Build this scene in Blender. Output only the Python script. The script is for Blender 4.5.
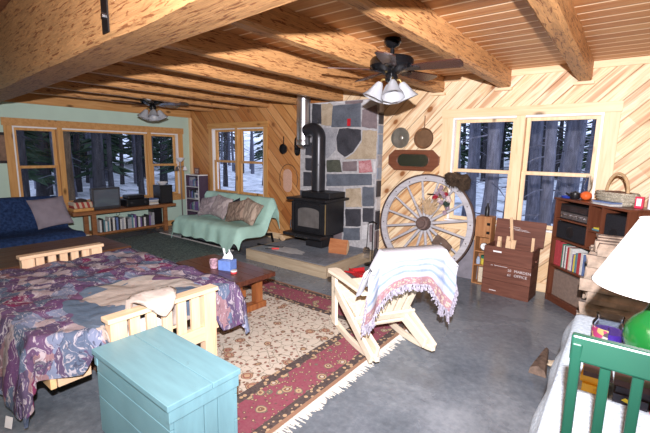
import bpy, bmesh, math, random
from mathutils import Vector, Matrix, noise
for o in list(bpy.data.objects): bpy.data.objects.remove(o, do_unlink=True)
S = bpy.context.scene
C = S.collection
PI = math.pi
R = math.radians
# ------------------------------------------------------------------ camera
CAMX, CAMY, CAMZ = 7.129, -4.831, 1.5
F = 393.0
def _rot():
    c = (325.0, 216.5)
    dy = Vector((628 - c[0], 157 - c[1], F)).normalized()
    dx = -Vector((-200 - c[0], 143 - c[1], F)).normalized()
    dx = (dx - dy * dx.dot(dy)).normalized()
    dz = dx.cross(dy)
    # rows of the matrix are camera axes (right, down, forward) in world coordinates
    right = Vector((dx[0], dy[0], dz[0])); down = Vector((dx[1], dy[1], dz[1])); fwd = Vector((dx[2], dy[2], dz[2]))
    m = Matrix((right, -down, -fwd)).transposed()
    return m.to_4x4(), fwd, right
CM, FWD, RIGHT = _rot()
cd = bpy.data.cameras.new('camera')
cam = bpy.data.objects.new('camera', cd); C.objects.link(cam)
cam.matrix_world = Matrix.Translation((CAMX, CAMY, CAMZ)) @ CM
cd.sensor_fit = 'HORIZONTAL'; cd.sensor_width = 36.0; cd.lens = 36.0 * F / 650.0
cd.clip_start = 0.02; cd.clip_end = 300
S.camera = cam
# ------------------------------------------------------------------ world, flash, exposure
S.view_settings.view_transform = 'Standard'
S.view_settings.look = 'None'
S.view_settings.gamma = 1.0
S.view_settings.use_curve_mapping = False
S.view_settings.exposure = 0.0
w = bpy.data.worlds.new('dusk_sky'); S.world = w; w.use_nodes = True
wb = w.node_tree.nodes['Background']
wb.inputs['Color'].default_value = (0.58, 0.68, 0.97, 1); wb.inputs['Strength'].default_value = 1.8
# the camera's flash: sits just above the lens
fl = bpy.data.lights.new('flash', 'SPOT'); fl.energy = 1400; fl.color = (1.0, 0.955, 1.0)
fl.spot_size = R(150); fl.spot_blend = 1.0; fl.shadow_soft_size = 0.022
flo = bpy.data.objects.new('flash', fl); C.objects.link(flo)
flo.location = (CAMX + 0.03, CAMY - 0.02, CAMZ + 0.27)
flo.rotation_euler = (Vector((4.1, 0, 2.6)) - Vector(flo.location)).to_track_quat('-Z', 'Y').to_euler()
# added, unseen fill light behind the camera, brightening the near part
al = bpy.data.lights.new('fill_light', 'AREA'); al.energy = 30; al.color = (1.0, 0.86, 0.70); al.size = 1.0
alo = bpy.data.objects.new('fill_light', al); C.objects.link(alo); alo.location = (6.2, -5.4, 2.45)

# ------------------------------------------------------------------ materials
class NT:
    def __init__(s, name, rough=0.6, spec=0.3):
        s.m = bpy.data.materials.new(name); s.m.use_nodes = True
        s.t = s.m.node_tree; s.b = s.t.nodes['Principled BSDF']
        s.b.inputs['Roughness'].default_value = rough
        s.b.inputs['Specular IOR Level'].default_value = spec
        s.oc = None
    def n(s, ty, **kw):
        q = s.t.nodes.new(ty)
        for k, v in kw.items(): setattr(q, k, v)
        return q
    def put(s, sock, v):
        if v is None: return
        if isinstance(v, bpy.types.NodeSocket): s.t.links.new(v, sock)
        elif isinstance(v, (tuple, list)):
            v = tuple(v)
            if len(v) == 3 and sock.type == 'RGBA': v = v + (1,)
            sock.default_value = v
        else: sock.default_value = v
    def co(s):
        if s.oc is None: s.oc = s.n('ShaderNodeTexCoord').outputs['Object']
        return s.oc
    def sep(s, v=None):
        q = s.n('ShaderNodeSeparateXYZ'); s.put(q.inputs[0], v if v is not None else s.co()); return q.outputs
    def comb(s, x=0, y=0, z=0):
        q = s.n('ShaderNodeCombineXYZ'); s.put(q.inputs[0], x); s.put(q.inputs[1], y); s.put(q.inputs[2], z); return q.outputs[0]
    def math(s, op, a, b=0.0, c=0.0, clamp=False):
        q = s.n('ShaderNodeMath', operation=op); q.use_clamp = clamp
        s.put(q.inputs[0], a); s.put(q.inputs[1], b); s.put(q.inputs[2], c); return q.outputs[0]
    def noise(s, v, scale=5, detail=3, rough=0.55, dist=0.0, col=False):
        q = s.n('ShaderNodeTexNoise'); s.put(q.inputs['Vector'], v); q.inputs['Scale'].default_value = scale
        q.inputs['Detail'].default_value = detail; q.inputs['Roughness'].default_value = rough; q.inputs['Distortion'].default_value = dist
        return q.outputs['Color' if col else 'Fac']
    def vor(s, v, scale=5, feature='F1', out='Distance', rnd=1.0):
        q = s.n('ShaderNodeTexVoronoi', feature=feature); s.put(q.inputs['Vector'], v); q.inputs['Scale'].default_value = scale
        q.inputs['Randomness'].default_value = rnd
        return q.outputs[out]
    def white(s, v):
        q = s.n('ShaderNodeTexWhiteNoise', noise_dimensions='3D'); s.put(q.inputs['Vector'], v); return q.outputs
    def scale(s, v, xyz):
        q = s.n('ShaderNodeVectorMath', operation='MULTIPLY'); s.put(q.inputs[0], v); q.inputs[1].default_value = xyz; return q.outputs[0]
    def vadd(s, a, b):
        q = s.n('ShaderNodeVectorMath', operation='ADD'); s.put(q.inputs[0], a); s.put(q.inputs[1], b); return q.outputs[0]
    def ramp(s, f, stops, const=False):
        q = s.n('ShaderNodeValToRGB'); e = q.color_ramp
        if const: e.interpolation = 'CONSTANT'
        while len(e.elements) < len(stops): e.elements.new(0.5)
        for i, (p, c) in enumerate(stops): e.elements[i].position = p; e.elements[i].color = tuple(c) + (1,) if len(c) == 3 else c
        s.put(q.inputs[0], f); return q.outputs[0]
    def mix(s, f, a, b, mode='MIX'):
        q = s.n('ShaderNodeMix', data_type='RGBA', blend_type=mode)
        s.put(q.inputs[0], f); s.put(q.inputs[6], a); s.put(q.inputs[7], b); return q.outputs[2]
    def step(s, v, lo, hi):
        q = s.n('ShaderNodeMapRange'); q.clamp = True; s.put(q.inputs[0], v); q.inputs[1].default_value = lo; q.inputs[2].default_value = hi; return q.outputs[0]
    def base(s, c): s.put(s.b.inputs['Base Color'], c); return s
    def rough(s, c): s.put(s.b.inputs['Roughness'], c); return s
    def bump(s, h, st=0.3, d=0.01):
        q = s.n('ShaderNodeBump'); q.inputs['Strength'].default_value = st; q.inputs['Distance'].default_value = d
        s.put(q.inputs['Height'], h); s.t.links.new(q.outputs[0], s.b.inputs['Normal']); return s
def mul(c, k): return tuple(max(0, min(1, x * k)) for x in c)
def plain(name, c, rough=0.6, metal=0.0, var=0.12, scale=12, spec=0.3, bump=0.0):
    t = NT(name, rough, spec); f = t.noise(t.co(), scale, 3)
    t.base(t.ramp(f, [(0.3, mul(c, 1 - var)), (0.7, mul(c, 1 + var))])); t.b.inputs['Metallic'].default_value = metal
    if bump: t.bump(t.noise(t.co(), scale * 4, 3), bump, 0.004)
    return t.m
def wood(name, c1, c2, axis='x', rough=0.5, knots=0.0, scale=1.0, spec=0.3):
    t = NT(name, rough, spec)
    st = {'x': (1.2, 14, 14), 'y': (14, 1.2, 14), 'z': (14, 14, 1.2)}[axis]
    v = t.scale(t.co(), tuple(a * scale for a in st))
    f = t.noise(v, 2.2, 4, 0.6, 0.8)
    col = t.ramp(f, [(0.28, c2), (0.5, mul([(a + b) / 2 for a, b in zip(c1, c2)], 1.03)), (0.68, c1)])
    if knots:
        k = t.vor(t.scale(t.co(), tuple(0.45 + 0.55 * (a > 5) for a in st)), 7.0 * scale)
        col = t.mix(t.math('SUBTRACT', 1.0, t.step(k, 0.06, 0.16)), col, mul(c2, 0.35))
    t.base(col); t.bump(f, 0.25, 0.003)
    return t.m
def boards(name, mode, width, pal, knot=True, offset=0.0, groove=0.05, dirs='xz', rough=0.45, gl=0.45, sk=0.62, gcol=(0.20, 0.085, 0.025)):
    """tongue and groove boards. mode: '/', '\\' diagonal in the x-z plane, or a straight run along x on a ceiling"""
    t = NT(name, rough, 0.3); x, y, z = t.sep()[0:3]
    k = 0.70710678
    if mode == '\\':
        u = t.math('MULTIPLY', t.math('ADD', x, z), k); v = t.math('MULTIPLY', t.math('SUBTRACT', x, z), k)
    elif mode == '/':
        u = t.math('MULTIPLY', t.math('SUBTRACT', x, z), k); v = t.math('MULTIPLY', t.math('ADD', x, z), k)
    else: u, v = y, x
    u = t.math('ADD', u, 50.0 + offset)
    q = t.math('DIVIDE', u, width); idx = t.math('FLOOR', q); fr = t.math('FRACT', q)
    # board lengths: an offset per board
    wn = t.white(t.comb(idx, 3.7, 1.3)); rv = wn[0]
    vv = t.math('ADD', v, t.math('MULTIPLY', rv, 37.0))
    tone = t.ramp(t.white(t.comb(idx, t.math('FLOOR', t.math('DIVIDE', vv, 2.6)), 9.1))[0], pal)
    g = t.noise(t.comb(t.math('MULTIPLY', u, 26.0), t.math('MULTIPLY', vv, 1.6), idx), 1.5, 4, 0.6, 1.2)
    col = t.mix(t.step(g, 0.35, 0.75), tone, mul((0.80, 0.62, 0.45), 1.0), 'MULTIPLY')
    streak = t.noise(t.comb(t.math('MULTIPLY', u, 9.0), t.math('MULTIPLY', vv, 0.55), t.math('MULTIPLY', idx, 2.3)), 1.6, 2, 0.5, 0.4)
    col = t.mix(t.math('MULTIPLY', t.step(streak, 0.55, 0.63), sk), col, (0.42, 0.155, 0.045))
    if knot:
        vc = t.comb(t.math('MULTIPLY', u, 1.0), t.math('MULTIPLY', vv, 0.7), t.math('MULTIPLY', idx, 0.0))
        kd = t.vor(vc, 3.6)
        col = t.mix(t.math('SUBTRACT', 1.0, t.step(kd, 0.085, 0.125)), col, (0.10, 0.028, 0.010))
        col = t.mix(t.math('MULTIPLY', t.math('SUBTRACT', 1.0, t.step(kd, 0.10, 0.30)), 0.6), col, (0.40, 0.17, 0.06))
    edge = t.math('MINIMUM', fr, t.math('SUBTRACT', 1.0, fr))
    gr = t.math('SUBTRACT', 1.0, t.step(edge, groove * 0.35, groove))
    col = t.mix(t.math('MULTIPLY', gr, gl), col, gcol)
    t.base(col); t.bump(t.math('SUBTRACT', 1.0, gr), 0.6, 0.006)
    return t.m
def fabric(name, c, rough=0.9, var=0.18, scale=6, weave=220):
    t = NT(name, rough, 0.1); f = t.noise(t.co(), scale, 4)
    t.base(t.ramp(f, [(0.3, mul(c, 1 - var)), (0.7, mul(c, 1 + var))]))
    t.bump(t.noise(t.co(), weave, 2), 0.3, 0.002); return t.m
def glass_mat(name='window_glass', tint=(1, 1, 1), rough=0.0):
    t = NT(name, rough); g = t.n('ShaderNodeBsdfTransparent'); g.inputs[0].default_value = tint + (1,)
    gl = t.n('ShaderNodeBsdfGlossy'); gl.inputs['Roughness'].default_value = 0.02
    lw = t.n('ShaderNodeLayerWeight'); lw.inputs[0].default_value = 0.12
    mx = t.n('ShaderNodeMixShader'); t.t.links.new(lw.outputs['Fresnel'], mx.inputs[0])
    t.t.links.new(g.outputs[0], mx.inputs[1]); t.t.links.new(gl.outputs[0], mx.inputs[2])
    t.t.links.new(mx.outputs[0], t.t.nodes['Material Output'].inputs[0]); return t.m
# ------------------------------------------------------------------ mesh builder
class MB:
    def __init__(s): s.v = []; s.f = []; s.mi = []; s.cur = 0
    def add(s, vs, fs, M=None):
        o = len(s.v)
        for p in vs:
            p = Vector(p); s.v.append(M @ p if M is not None else p)
        for f in fs: s.f.append([o + i for i in f]); s.mi.append(s.cur)
        return s
    def box(s, c, d, rot=None):
        x, y, z = d[0] / 2, d[1] / 2, d[2] / 2
        vs = [(-x, -y, -z), (x, -y, -z), (x, y, -z), (-x, y, -z), (-x, -y, z), (x, -y, z), (x, y, z), (-x, y, z)]
        M = Matrix.Translation(c)
        if rot is not None: M = M @ rot
        return s.add(vs, [(0, 3, 2, 1), (4, 5, 6, 7), (0, 1, 5, 4), (1, 2, 6, 5), (2, 3, 7, 6), (3, 0, 4, 7)], M)
    def b2(s, x0, x1, y0, y1, z0, z1): return s.box(((x0 + x1) / 2, (y0 + y1) / 2, (z0 + z1) / 2), (abs(x1 - x0), abs(y1 - y0), abs(z1 - z0)))
    def bar(s, p0, p1, w, h, up=(0, 0, 1)):
        p0, p1 = Vector(p0), Vector(p1); d = p1 - p0; L = d.length; d.normalize(); u = Vector(up)
        sd = d.cross(u)
        if sd.length < 1e-4: sd = d.cross(Vector((1, 0, 0)))
        sd.normalize(); u = sd.cross(d)
        M = Matrix((d, sd, u)).transposed().to_4x4(); M.translation = (p0 + p1) / 2
        x, y, z = L / 2, w / 2, h / 2
        vs = [(-x, -y, -z), (x, -y, -z), (x, y, -z), (-x, y, -z), (-x, -y, z), (x, -y, z), (x, y, z), (-x, y, z)]
        return s.add(vs, [(0, 3, 2, 1), (4, 5, 6, 7), (0, 1, 5, 4), (1, 2, 6, 5), (2, 3, 7, 6), (3, 0, 4, 7)], M)
    def tube(s, pts, r, n=10, cap=True):
        pts = [Vector(p) for p in pts]; m = len(pts)
        rs = r if isinstance(r, (list, tuple)) else [r] * m
        vs = []; prev = None
        for i, p in enumerate(pts):
            t = (pts[min(i + 1, m - 1)] - pts[max(i - 1, 0)]).normalized()
            if prev is None:
                a = Vector((0, 0, 1)) if abs(t.z) < 0.9 else Vector((1, 0, 0)); u = t.cross(a).normalized()
            else:
                u = prev - t * prev.dot(t)
                u = u.normalized() if u.length > 1e-6 else t.cross(Vector((0, 1, 0.3))).normalized()
            prev = u; w_ = t.cross(u)
            for k in range(n):
                a = 2 * PI * k / n; vs.append(p + (u * math.cos(a) + w_ * math.sin(a)) * rs[i])
        fs = [(i * n + k, i * n + (k + 1) % n, (i + 1) * n + (k + 1) % n, (i + 1) * n + k) for i in range(m - 1) for k in range(n)]
        if cap: fs += [tuple(range(n))[::-1], tuple((m - 1) * n + k for k in range(n))]
        return s.add(vs, fs)
    def cyl(s, p0, p1, r0, r1=None, n=20): return s.tube([p0, p1], [r0, r0 if r1 is None else r1], n)
    def lathe(s, prof, n=24, c=(0, 0, 0), M=None):
        vs = []; m = len(prof)
        for r, z in prof:
            for k in range(n): a = 2 * PI * k / n; vs.append((c[0] + r * math.cos(a), c[1] + r * math.sin(a), c[2] + z))
        fs = [(i * n + k, i * n + (k + 1) % n, (i + 1) * n + (k + 1) % n, (i + 1) * n + k) for i in range(m - 1) for k in range(n)]
        if prof[0][0] > 1e-5: fs.append(tuple(range(n))[::-1])
        if prof[-1][0] > 1e-5: fs.append(tuple((m - 1) * n + k for k in range(n)))
        return s.add(vs, fs, M)
    def prism(s, poly, a, b, M=None):
        """polygon in local xy extruded from z=a to z=b"""
        n = len(poly); vs = [(x, y, a) for x, y in poly] + [(x, y, b) for x, y in poly]
        fs = [tuple(range(n))[::-1], tuple(range(n, 2 * n))] + [(i, (i + 1) % n, n + (i + 1) % n, n + i) for i in range(n)]
        return s.add(vs, fs, M)
    def sheet(s, fn, nu, nv, th=0.012):
        P = [[Vector(fn(i / nu, j / nv)) for j in range(nv + 1)] for i in range(nu + 1)]
        vs = []; 
        for i in range(nu + 1):
            for j in range(nv + 1):
                a = P[min(i + 1, nu)][j] - P[max(i - 1, 0)][j]; b = P[i][min(j + 1, nv)] - P[i][max(j - 1, 0)]
                nn = a.cross(b); nn = nn.normalized() if nn.length > 1e-9 else Vector((0, 0, 1))
                vs.append(P[i][j]); vs.append(P[i][j] - nn * th)
        def I(i, j, k): return (i * (nv + 1) + j) * 2 + k
        fs = []
        for i in range(nu):
            for j in range(nv):
                fs.append((I(i, j, 0), I(i + 1, j, 0), I(i + 1, j + 1, 0), I(i, j + 1, 0)))
                fs.append((I(i, j, 1), I(i, j + 1, 1), I(i + 1, j + 1, 1), I(i + 1, j, 1)))
        for i in range(nu):
            fs.append((I(i, 0, 0), I(i, 0, 1), I(i + 1, 0, 1), I(i + 1, 0, 0))); fs.append((I(i, nv, 0), I(i + 1, nv, 0), I(i + 1, nv, 1), I(i, nv, 1)))
        for j in range(nv):
            fs.append((I(0, j, 0), I(0, j + 1, 0), I(0, j + 1, 1), I(0, j, 1))); fs.append((I(nu, j, 0), I(nu, j, 1), I(nu, j + 1, 1), I(nu, j + 1, 0)))
        return s.add(vs, fs)
    def pillow(s, w_, h, t, n=14, M=None, seed=0):
        """cushion lying in local xy, thickness along z"""
        vs = []; 
        for sd in (1, -1):
            for i in range(n + 1):
                for j in range(n + 1):
                    u = 2 * i / n - 1; v = 2 * j / n - 1
                    e = max(0, (1 - u ** 4) * (1 - v ** 4)) ** 0.55
                    px = u * w_ / 2 * (1 - 0.07 * (1 - v * v)); py = v * h / 2 * (1 - 0.07 * (1 - u * u))
                    z = sd * t / 2 * e + 0.012 * noise.noise(Vector((u * 2 + seed, v * 2, sd)))
                    vs.append((px, py, z))
        N = (n + 1) ** 2
        fs = []
        for i in range(n):
            for j in range(n):
                a = i * (n + 1) + j; fs.append((a, a + n + 1, a + n + 2, a + 1)); fs.append((N + a, N + a + 1, N + a + n + 2, N + a + n + 1))
        rim = [i * (n + 1) for i in range(n + 1)] + [n * (n + 1) + j for j in range(1, n + 1)] + [i * (n + 1) + n for i in range(n - 1, -1, -1)] + [j for j in range(n - 1, 0, -1)]
        for k in range(len(rim)): a, b = rim[k], rim[(k + 1) % len(rim)]; fs.append((a, b, N + b, N + a))
        return s.add(vs, fs, M)
    def blob(s, c, r, seed=0, amp=0.25, seg=12, freq=2.0):
        vs = []; n = seg; m = seg // 2 + 2
        for i in range(m + 1):
            th = PI * i / m
            for k in range(n):
                ph = 2 * PI * k / n; d = Vector((math.sin(th) * math.cos(ph), math.sin(th) * math.sin(ph), math.cos(th)))
                q = 1 + amp * noise.noise(d * freq + Vector((seed * 3.1, seed, 0)))
                vs.append((c[0] + d.x * r[0] * q, c[1] + d.y * r[1] * q, c[2] + d.z * r[2] * q))
        fs = [(i * n + k, i * n + (k + 1) % n, (i + 1) * n + (k + 1) % n, (i + 1) * n + k) for i in range(m) for k in range(n)]
        return s.add(vs, fs)
    def build(s, name, mat, parent=None, bevel=0.0, smooth=False, loc=None, rotz=0.0, ang=40):
        me = bpy.data.meshes.new(name); me.from_pydata([tuple(v) for v in s.v], [], s.f)
        mats = mat if isinstance(mat, (list, tuple)) else [mat]
        for q in mats: me.materials.append(q)
        bm = bmesh.new(); bm.from_mesh(me)
        for i, f in enumerate(bm.faces): f.material_index = s.mi[i] if i < len(s.mi) else 0
        bmesh.ops.recalc_face_normals(bm, faces=bm.faces)
        if smooth:
            for f in bm.faces: f.smooth = True
            for e in bm.edges:
                if len(e.link_faces) == 2 and e.calc_face_angle(0) > R(ang): e.smooth = False
        bm.to_mesh(me); bm.free(); me.update()
        o = bpy.data.objects.new(name, me); C.objects.link(o)
        if parent is not None: o.parent = parent
        if loc is not None: o.location = loc
        if rotz: o.rotation_euler = (0, 0, rotz)
        if bevel:
            b = o.modifiers.new('bevel', 'BEVEL'); b.width = bevel; b.segments = 2; b.limit_method = 'ANGLE'; b.angle_limit = R(40)
        return o
def thing(name, label, cat, loc=(0, 0, 0), rotz=0.0, group=None):
    o = bpy.data.objects.new(name, None); C.objects.link(o); o.location = loc; o.rotation_euler = (0, 0, rotz)
    o['label'] = label; o['category'] = cat
    if group: o['group'] = group
    o.empty_display_size = 0.05
    return o
def tag(o, label, cat, group=None, kind=None):
    o['label'] = label; o['category'] = cat
    if group: o['group'] = group
    if kind: o['kind'] = kind
    return o
def struct(o): o['kind'] = 'structure'; return o
def dup(root, loc=None, rotz=None, label=None, parent=None):
    c = root.copy(); C.objects.link(c)
    if parent is not None: c.parent = parent
    if loc is not None: c.location = loc
    if rotz is not None: c.rotation_euler = (0, 0, rotz)
    if label: c['label'] = label
    for ch in list(root.children):
        dup(ch, parent=c)
    return c
def RX(a): return Matrix.Rotation(a, 4, 'X')
def RY(a): return Matrix.Rotation(a, 4, 'Y')
def RZ(a): return Matrix.Rotation(a, 4, 'Z')
def T(*a): return Matrix.Translation(a)
def text_mb(mb, txt, size, M, depth=0.001):
    cu = bpy.data.curves.new('lettering', 'FONT'); cu.body = txt; cu.size = size; cu.extrude = depth; cu.resolution_u = 2
    o = bpy.data.objects.new('lettering', cu); me = o.to_mesh()
    mb.add([v.co.copy() for v in me.vertices], [tuple(p.vertices) for p in me.polygons], M)
    o.to_mesh_clear(); bpy.data.objects.remove(o); bpy.data.curves.remove(cu)
    return mb
# ================================================================== STRUCTURE
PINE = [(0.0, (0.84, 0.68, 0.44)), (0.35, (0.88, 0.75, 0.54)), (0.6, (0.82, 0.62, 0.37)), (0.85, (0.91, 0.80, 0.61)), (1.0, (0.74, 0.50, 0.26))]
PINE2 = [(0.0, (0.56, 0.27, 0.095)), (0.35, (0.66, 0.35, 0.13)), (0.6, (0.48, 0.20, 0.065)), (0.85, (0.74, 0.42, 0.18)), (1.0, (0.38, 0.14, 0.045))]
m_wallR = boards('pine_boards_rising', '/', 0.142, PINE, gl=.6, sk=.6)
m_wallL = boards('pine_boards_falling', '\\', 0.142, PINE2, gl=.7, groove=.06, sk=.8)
CEILP = [(0.0, (0.52, 0.245, 0.095)), (0.4, (0.58, 0.30, 0.125)), (0.75, (0.46, 0.20, 0.07)), (1.0, (0.64, 0.36, 0.16))]
m_ceil = boards('ceiling_boards', 'y', 0.155, CEILP, knot=False, groove=0.09, gl=1.0, sk=.6, gcol=(.92, .72, .48))  # pale groove lines: flash-lit bevel edges painted into the board colour
nt_ = m_ceil.node_tree
m_green = plain('sage_green_paint', (0.50, 0.66, 0.56), 0.7, var=0.03, scale=4)
m_white = plain('white_paint', (0.80, 0.80, 0.80), 0.45, var=0.02)
m_trim = wood('pine_trim', (0.84, 0.65, 0.42), (0.72, 0.49, 0.27), 'x', 0.45, knots=1, scale=0.7)
m_trimz = wood('pine_trim_upright', (0.84, 0.64, 0.41), (0.72, 0.49, 0.27), 'z', 0.45, knots=1, scale=0.7)
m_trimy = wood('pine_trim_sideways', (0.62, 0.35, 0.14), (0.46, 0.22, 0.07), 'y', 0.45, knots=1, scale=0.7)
def concrete():
    t = NT('concrete_floor', 0.42, 0.35); c = t.co()
    a = t.noise(c, 1.3, 5, 0.6, 0.5); b = t.noise(c, 22, 4, 0.7)
    f = t.math('ADD', t.math('MULTIPLY', a, 0.65), t.math('MULTIPLY', b, 0.35))
    col = t.ramp(f, [(0.34, (0.085, 0.10, 0.12)), (0.5, (0.155, 0.18, 0.21)), (0.66, (0.27, 0.30, 0.335))])
    t.base(col); t.rough(t.step(a, 0.2, 1.4)); t.bump(b, 0.15, 0.004); return t.m
def beammat(name, axis, c1=(0.74, 0.43, 0.16), c2=(0.36, 0.12, 0.03), flake=1.0, dark=1.0):
    """peeled log faces with short dark flecks along the grain"""
    t = NT(name, 0.5, 0.3); st = {'x': (2.6, 34, 34), 'y': (34, 2.6, 34)}[axis]
    v = t.scale(t.co(), st); a = t.noise(v, 1.6, 4, 0.65, 1.0)
    b = t.noise(t.scale(t.co(), tuple(q * 0.8 + 1 for q in st)), 2.6, 3, 0.6, 0.8)
    col = t.ramp(a, [(0.30, mul(c1, 0.72)), (0.5, c1), (0.7, mul(c1, 1.22))])
    col = t.mix(t.math('MULTIPLY', t.step(b, 0.545, 0.62), 0.85 * flake), col, c2)
    t.base(col); t.bump(a, 0.5, 0.006); return t.m
m_floor = concrete()
m_beam = beammat('log_beam', 'x', (0.39, 0.205, 0.085), (0.15, 0.048, 0.017))
m_joist = beammat('log_joist', 'y', (0.56, 0.29, 0.115), (0.16, 0.048, 0.016))
XR, YN, ZC, ZN = 9.0, -6.6, 2.42, 2.66
struct(MB().b2(-0.2, XR + .2, YN - .2, 0.2, -0.12, 0).build('floor', m_floor))
# pine wall with two window openings
W1 = (0.70, 2.13, 0.70, 1.90)       # x0 x1 z0 z1, window beside the sofa
W2 = (5.40, 6.90, 0.70, 1.93)       # window behind the wheel and the crate
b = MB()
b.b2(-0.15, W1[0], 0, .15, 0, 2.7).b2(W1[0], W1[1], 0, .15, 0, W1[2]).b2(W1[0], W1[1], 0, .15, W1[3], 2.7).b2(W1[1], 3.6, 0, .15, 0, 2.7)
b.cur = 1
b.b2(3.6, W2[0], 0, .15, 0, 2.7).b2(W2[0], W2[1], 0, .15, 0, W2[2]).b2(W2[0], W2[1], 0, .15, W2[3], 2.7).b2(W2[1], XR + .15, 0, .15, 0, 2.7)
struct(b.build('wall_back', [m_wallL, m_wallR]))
WA = (-2.96, -0.30, 0.62, 1.80)     # y0 y1 z0 z1
b = MB().b2(-.15, 0, YN, WA[0], 0, 2.7).b2(-.15, 0, WA[0], WA[1], 0, WA[2]).b2(-.15, 0, WA[0], WA[1], WA[3], 2.7).b2(-.15, 0, WA[1], 0, 0, 2.7)
struct(b.build('wall_left', m_green))
struct(MB().b2(XR, XR + .15, YN, 0, 0, 2.7).build('wall_right', m_wallR))
struct(MB().b2(-.15, XR + .15, YN - .15, YN, 0, 2.7).build('wall_front', m_green))
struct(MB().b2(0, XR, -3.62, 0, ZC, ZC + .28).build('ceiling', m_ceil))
struct(MB().b2(0, XR, YN, -3.62, ZN, ZN + .08).build('ceiling', plain('loft_boards', (0.20, 0.075, 0.03), 0.6, var=0.3, scale=20)))
# trims
struct(MB().b2(0.0, XR, -0.02, 0, 2.355, 2.42).build('trim_1', m_trim))
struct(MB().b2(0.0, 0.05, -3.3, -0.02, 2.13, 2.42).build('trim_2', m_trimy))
struct(MB().b2(0.0, 0.045, -0.045, 0, 0, 2.129).build('trim_3', m_trimz))
struct(MB().b2(0.05, XR, -0.018, 0, 0, 0.10).build('baseboard_back', m_trim))
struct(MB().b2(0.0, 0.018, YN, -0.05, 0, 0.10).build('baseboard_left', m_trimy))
# joists and the great beam
def log_box(mb, x0, x1, y0, y1, z0, z1, axis, seed, n=26, amp=0.008):
    """hewn timber whose faces wander slightly along its length"""
    def ring(t, k):
        q = lambda s_: amp * noise.noise(Vector((t * 2.1 + seed * 7.3, s_, seed)))
        return q(k)
    vs = []; c = 0.022
    for i in range(n + 1):
        t = i / n
        if axis == 'y':
            y = y0 + (y1 - y0) * t; a0, a1, zz0 = x0 + ring(t * 4, 1), x1 + ring(t * 4, 2), z0 + ring(t * 4, 3)
            pr = [(a0 + c, zz0), (a1 - c, zz0), (a1, zz0 + c), (a1, z1), (a0, z1), (a0, zz0 + c)]
            vs += [(p, y, q) for p, q in pr]
        else:
            x = x0 + (x1 - x0) * t; a0, a1, zz0 = y0 + ring(t * 8, 1), y1 + ring(t * 8, 2), z0 + ring(t * 8, 3)
            pr = [(a0 + c, zz0), (a1 - c, zz0), (a1, zz0 + c), (a1, z1), (a0, z1), (a0, zz0 + c)]
            vs += [(x, p, q) for p, q in pr]
    fs = [(i * 6 + k, i * 6 + (k + 1) % 6, (i + 1) * 6 + (k + 1) % 6, (i + 1) * 6 + k) for i in range(n) for k in range(6)]
    fs += [(5, 4, 3, 2, 1, 0), tuple(n * 6 + k for k in range(6))]
    mb.add(vs, fs); return mb
for i in range(11):
    x = 0.70 + 0.75 * i
    zb = 2.215 if x < 5 else 2.235
    hw = 0.062
    o = log_box(MB(), -hw, hw, -3.40 - 0.0, -0.002, zb - 2.2, ZC - 2.2 - 0.001, 'y', i).build('ceiling_beam', m_joist, loc=(x, 0, 2.2), smooth=True, ang=30)
    struct(o)
    if x > 4: MB().b2(-0.085, 0.085, -0.06, -0.004, zb - 2.2 - 0.03, zb - 2.2 - 0.001).build('support_block', m_trim, o)
bo = log_box(MB(), -4.6, 4.75, -0.14, 0.14, 0, 0.60, 'x', 31, n=50, amp=0.012).build('ceiling_beam', m_beam, smooth=True, ang=30)
struct(bo)
bo.location = (4.25, -3.63, 2.05); bo.rotation_euler = (0, 0, R(-4.5))
m_iron = plain('black_iron', (0.018, 0.017, 0.018), 0.35, 0.6, 0.2)
m_steel = plain('bright_steel', (0.6, 0.6, 0.62), 0.25, 1.0, 0.05)
br = MB().box((0, -0.004, 0.16), (0.075, 0.008, 0.36)).build('bolt_plate', m_iron)
br.parent = bo; br.location = (0.745, -0.146, 0.04)
for zz in (0.06, 0.15, 0.24): MB().cyl((0, -.02, 0), (0, -.008, 0), 0.014, n=8).build('bolt', m_steel, br, loc=(0, 0, zz))
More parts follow.
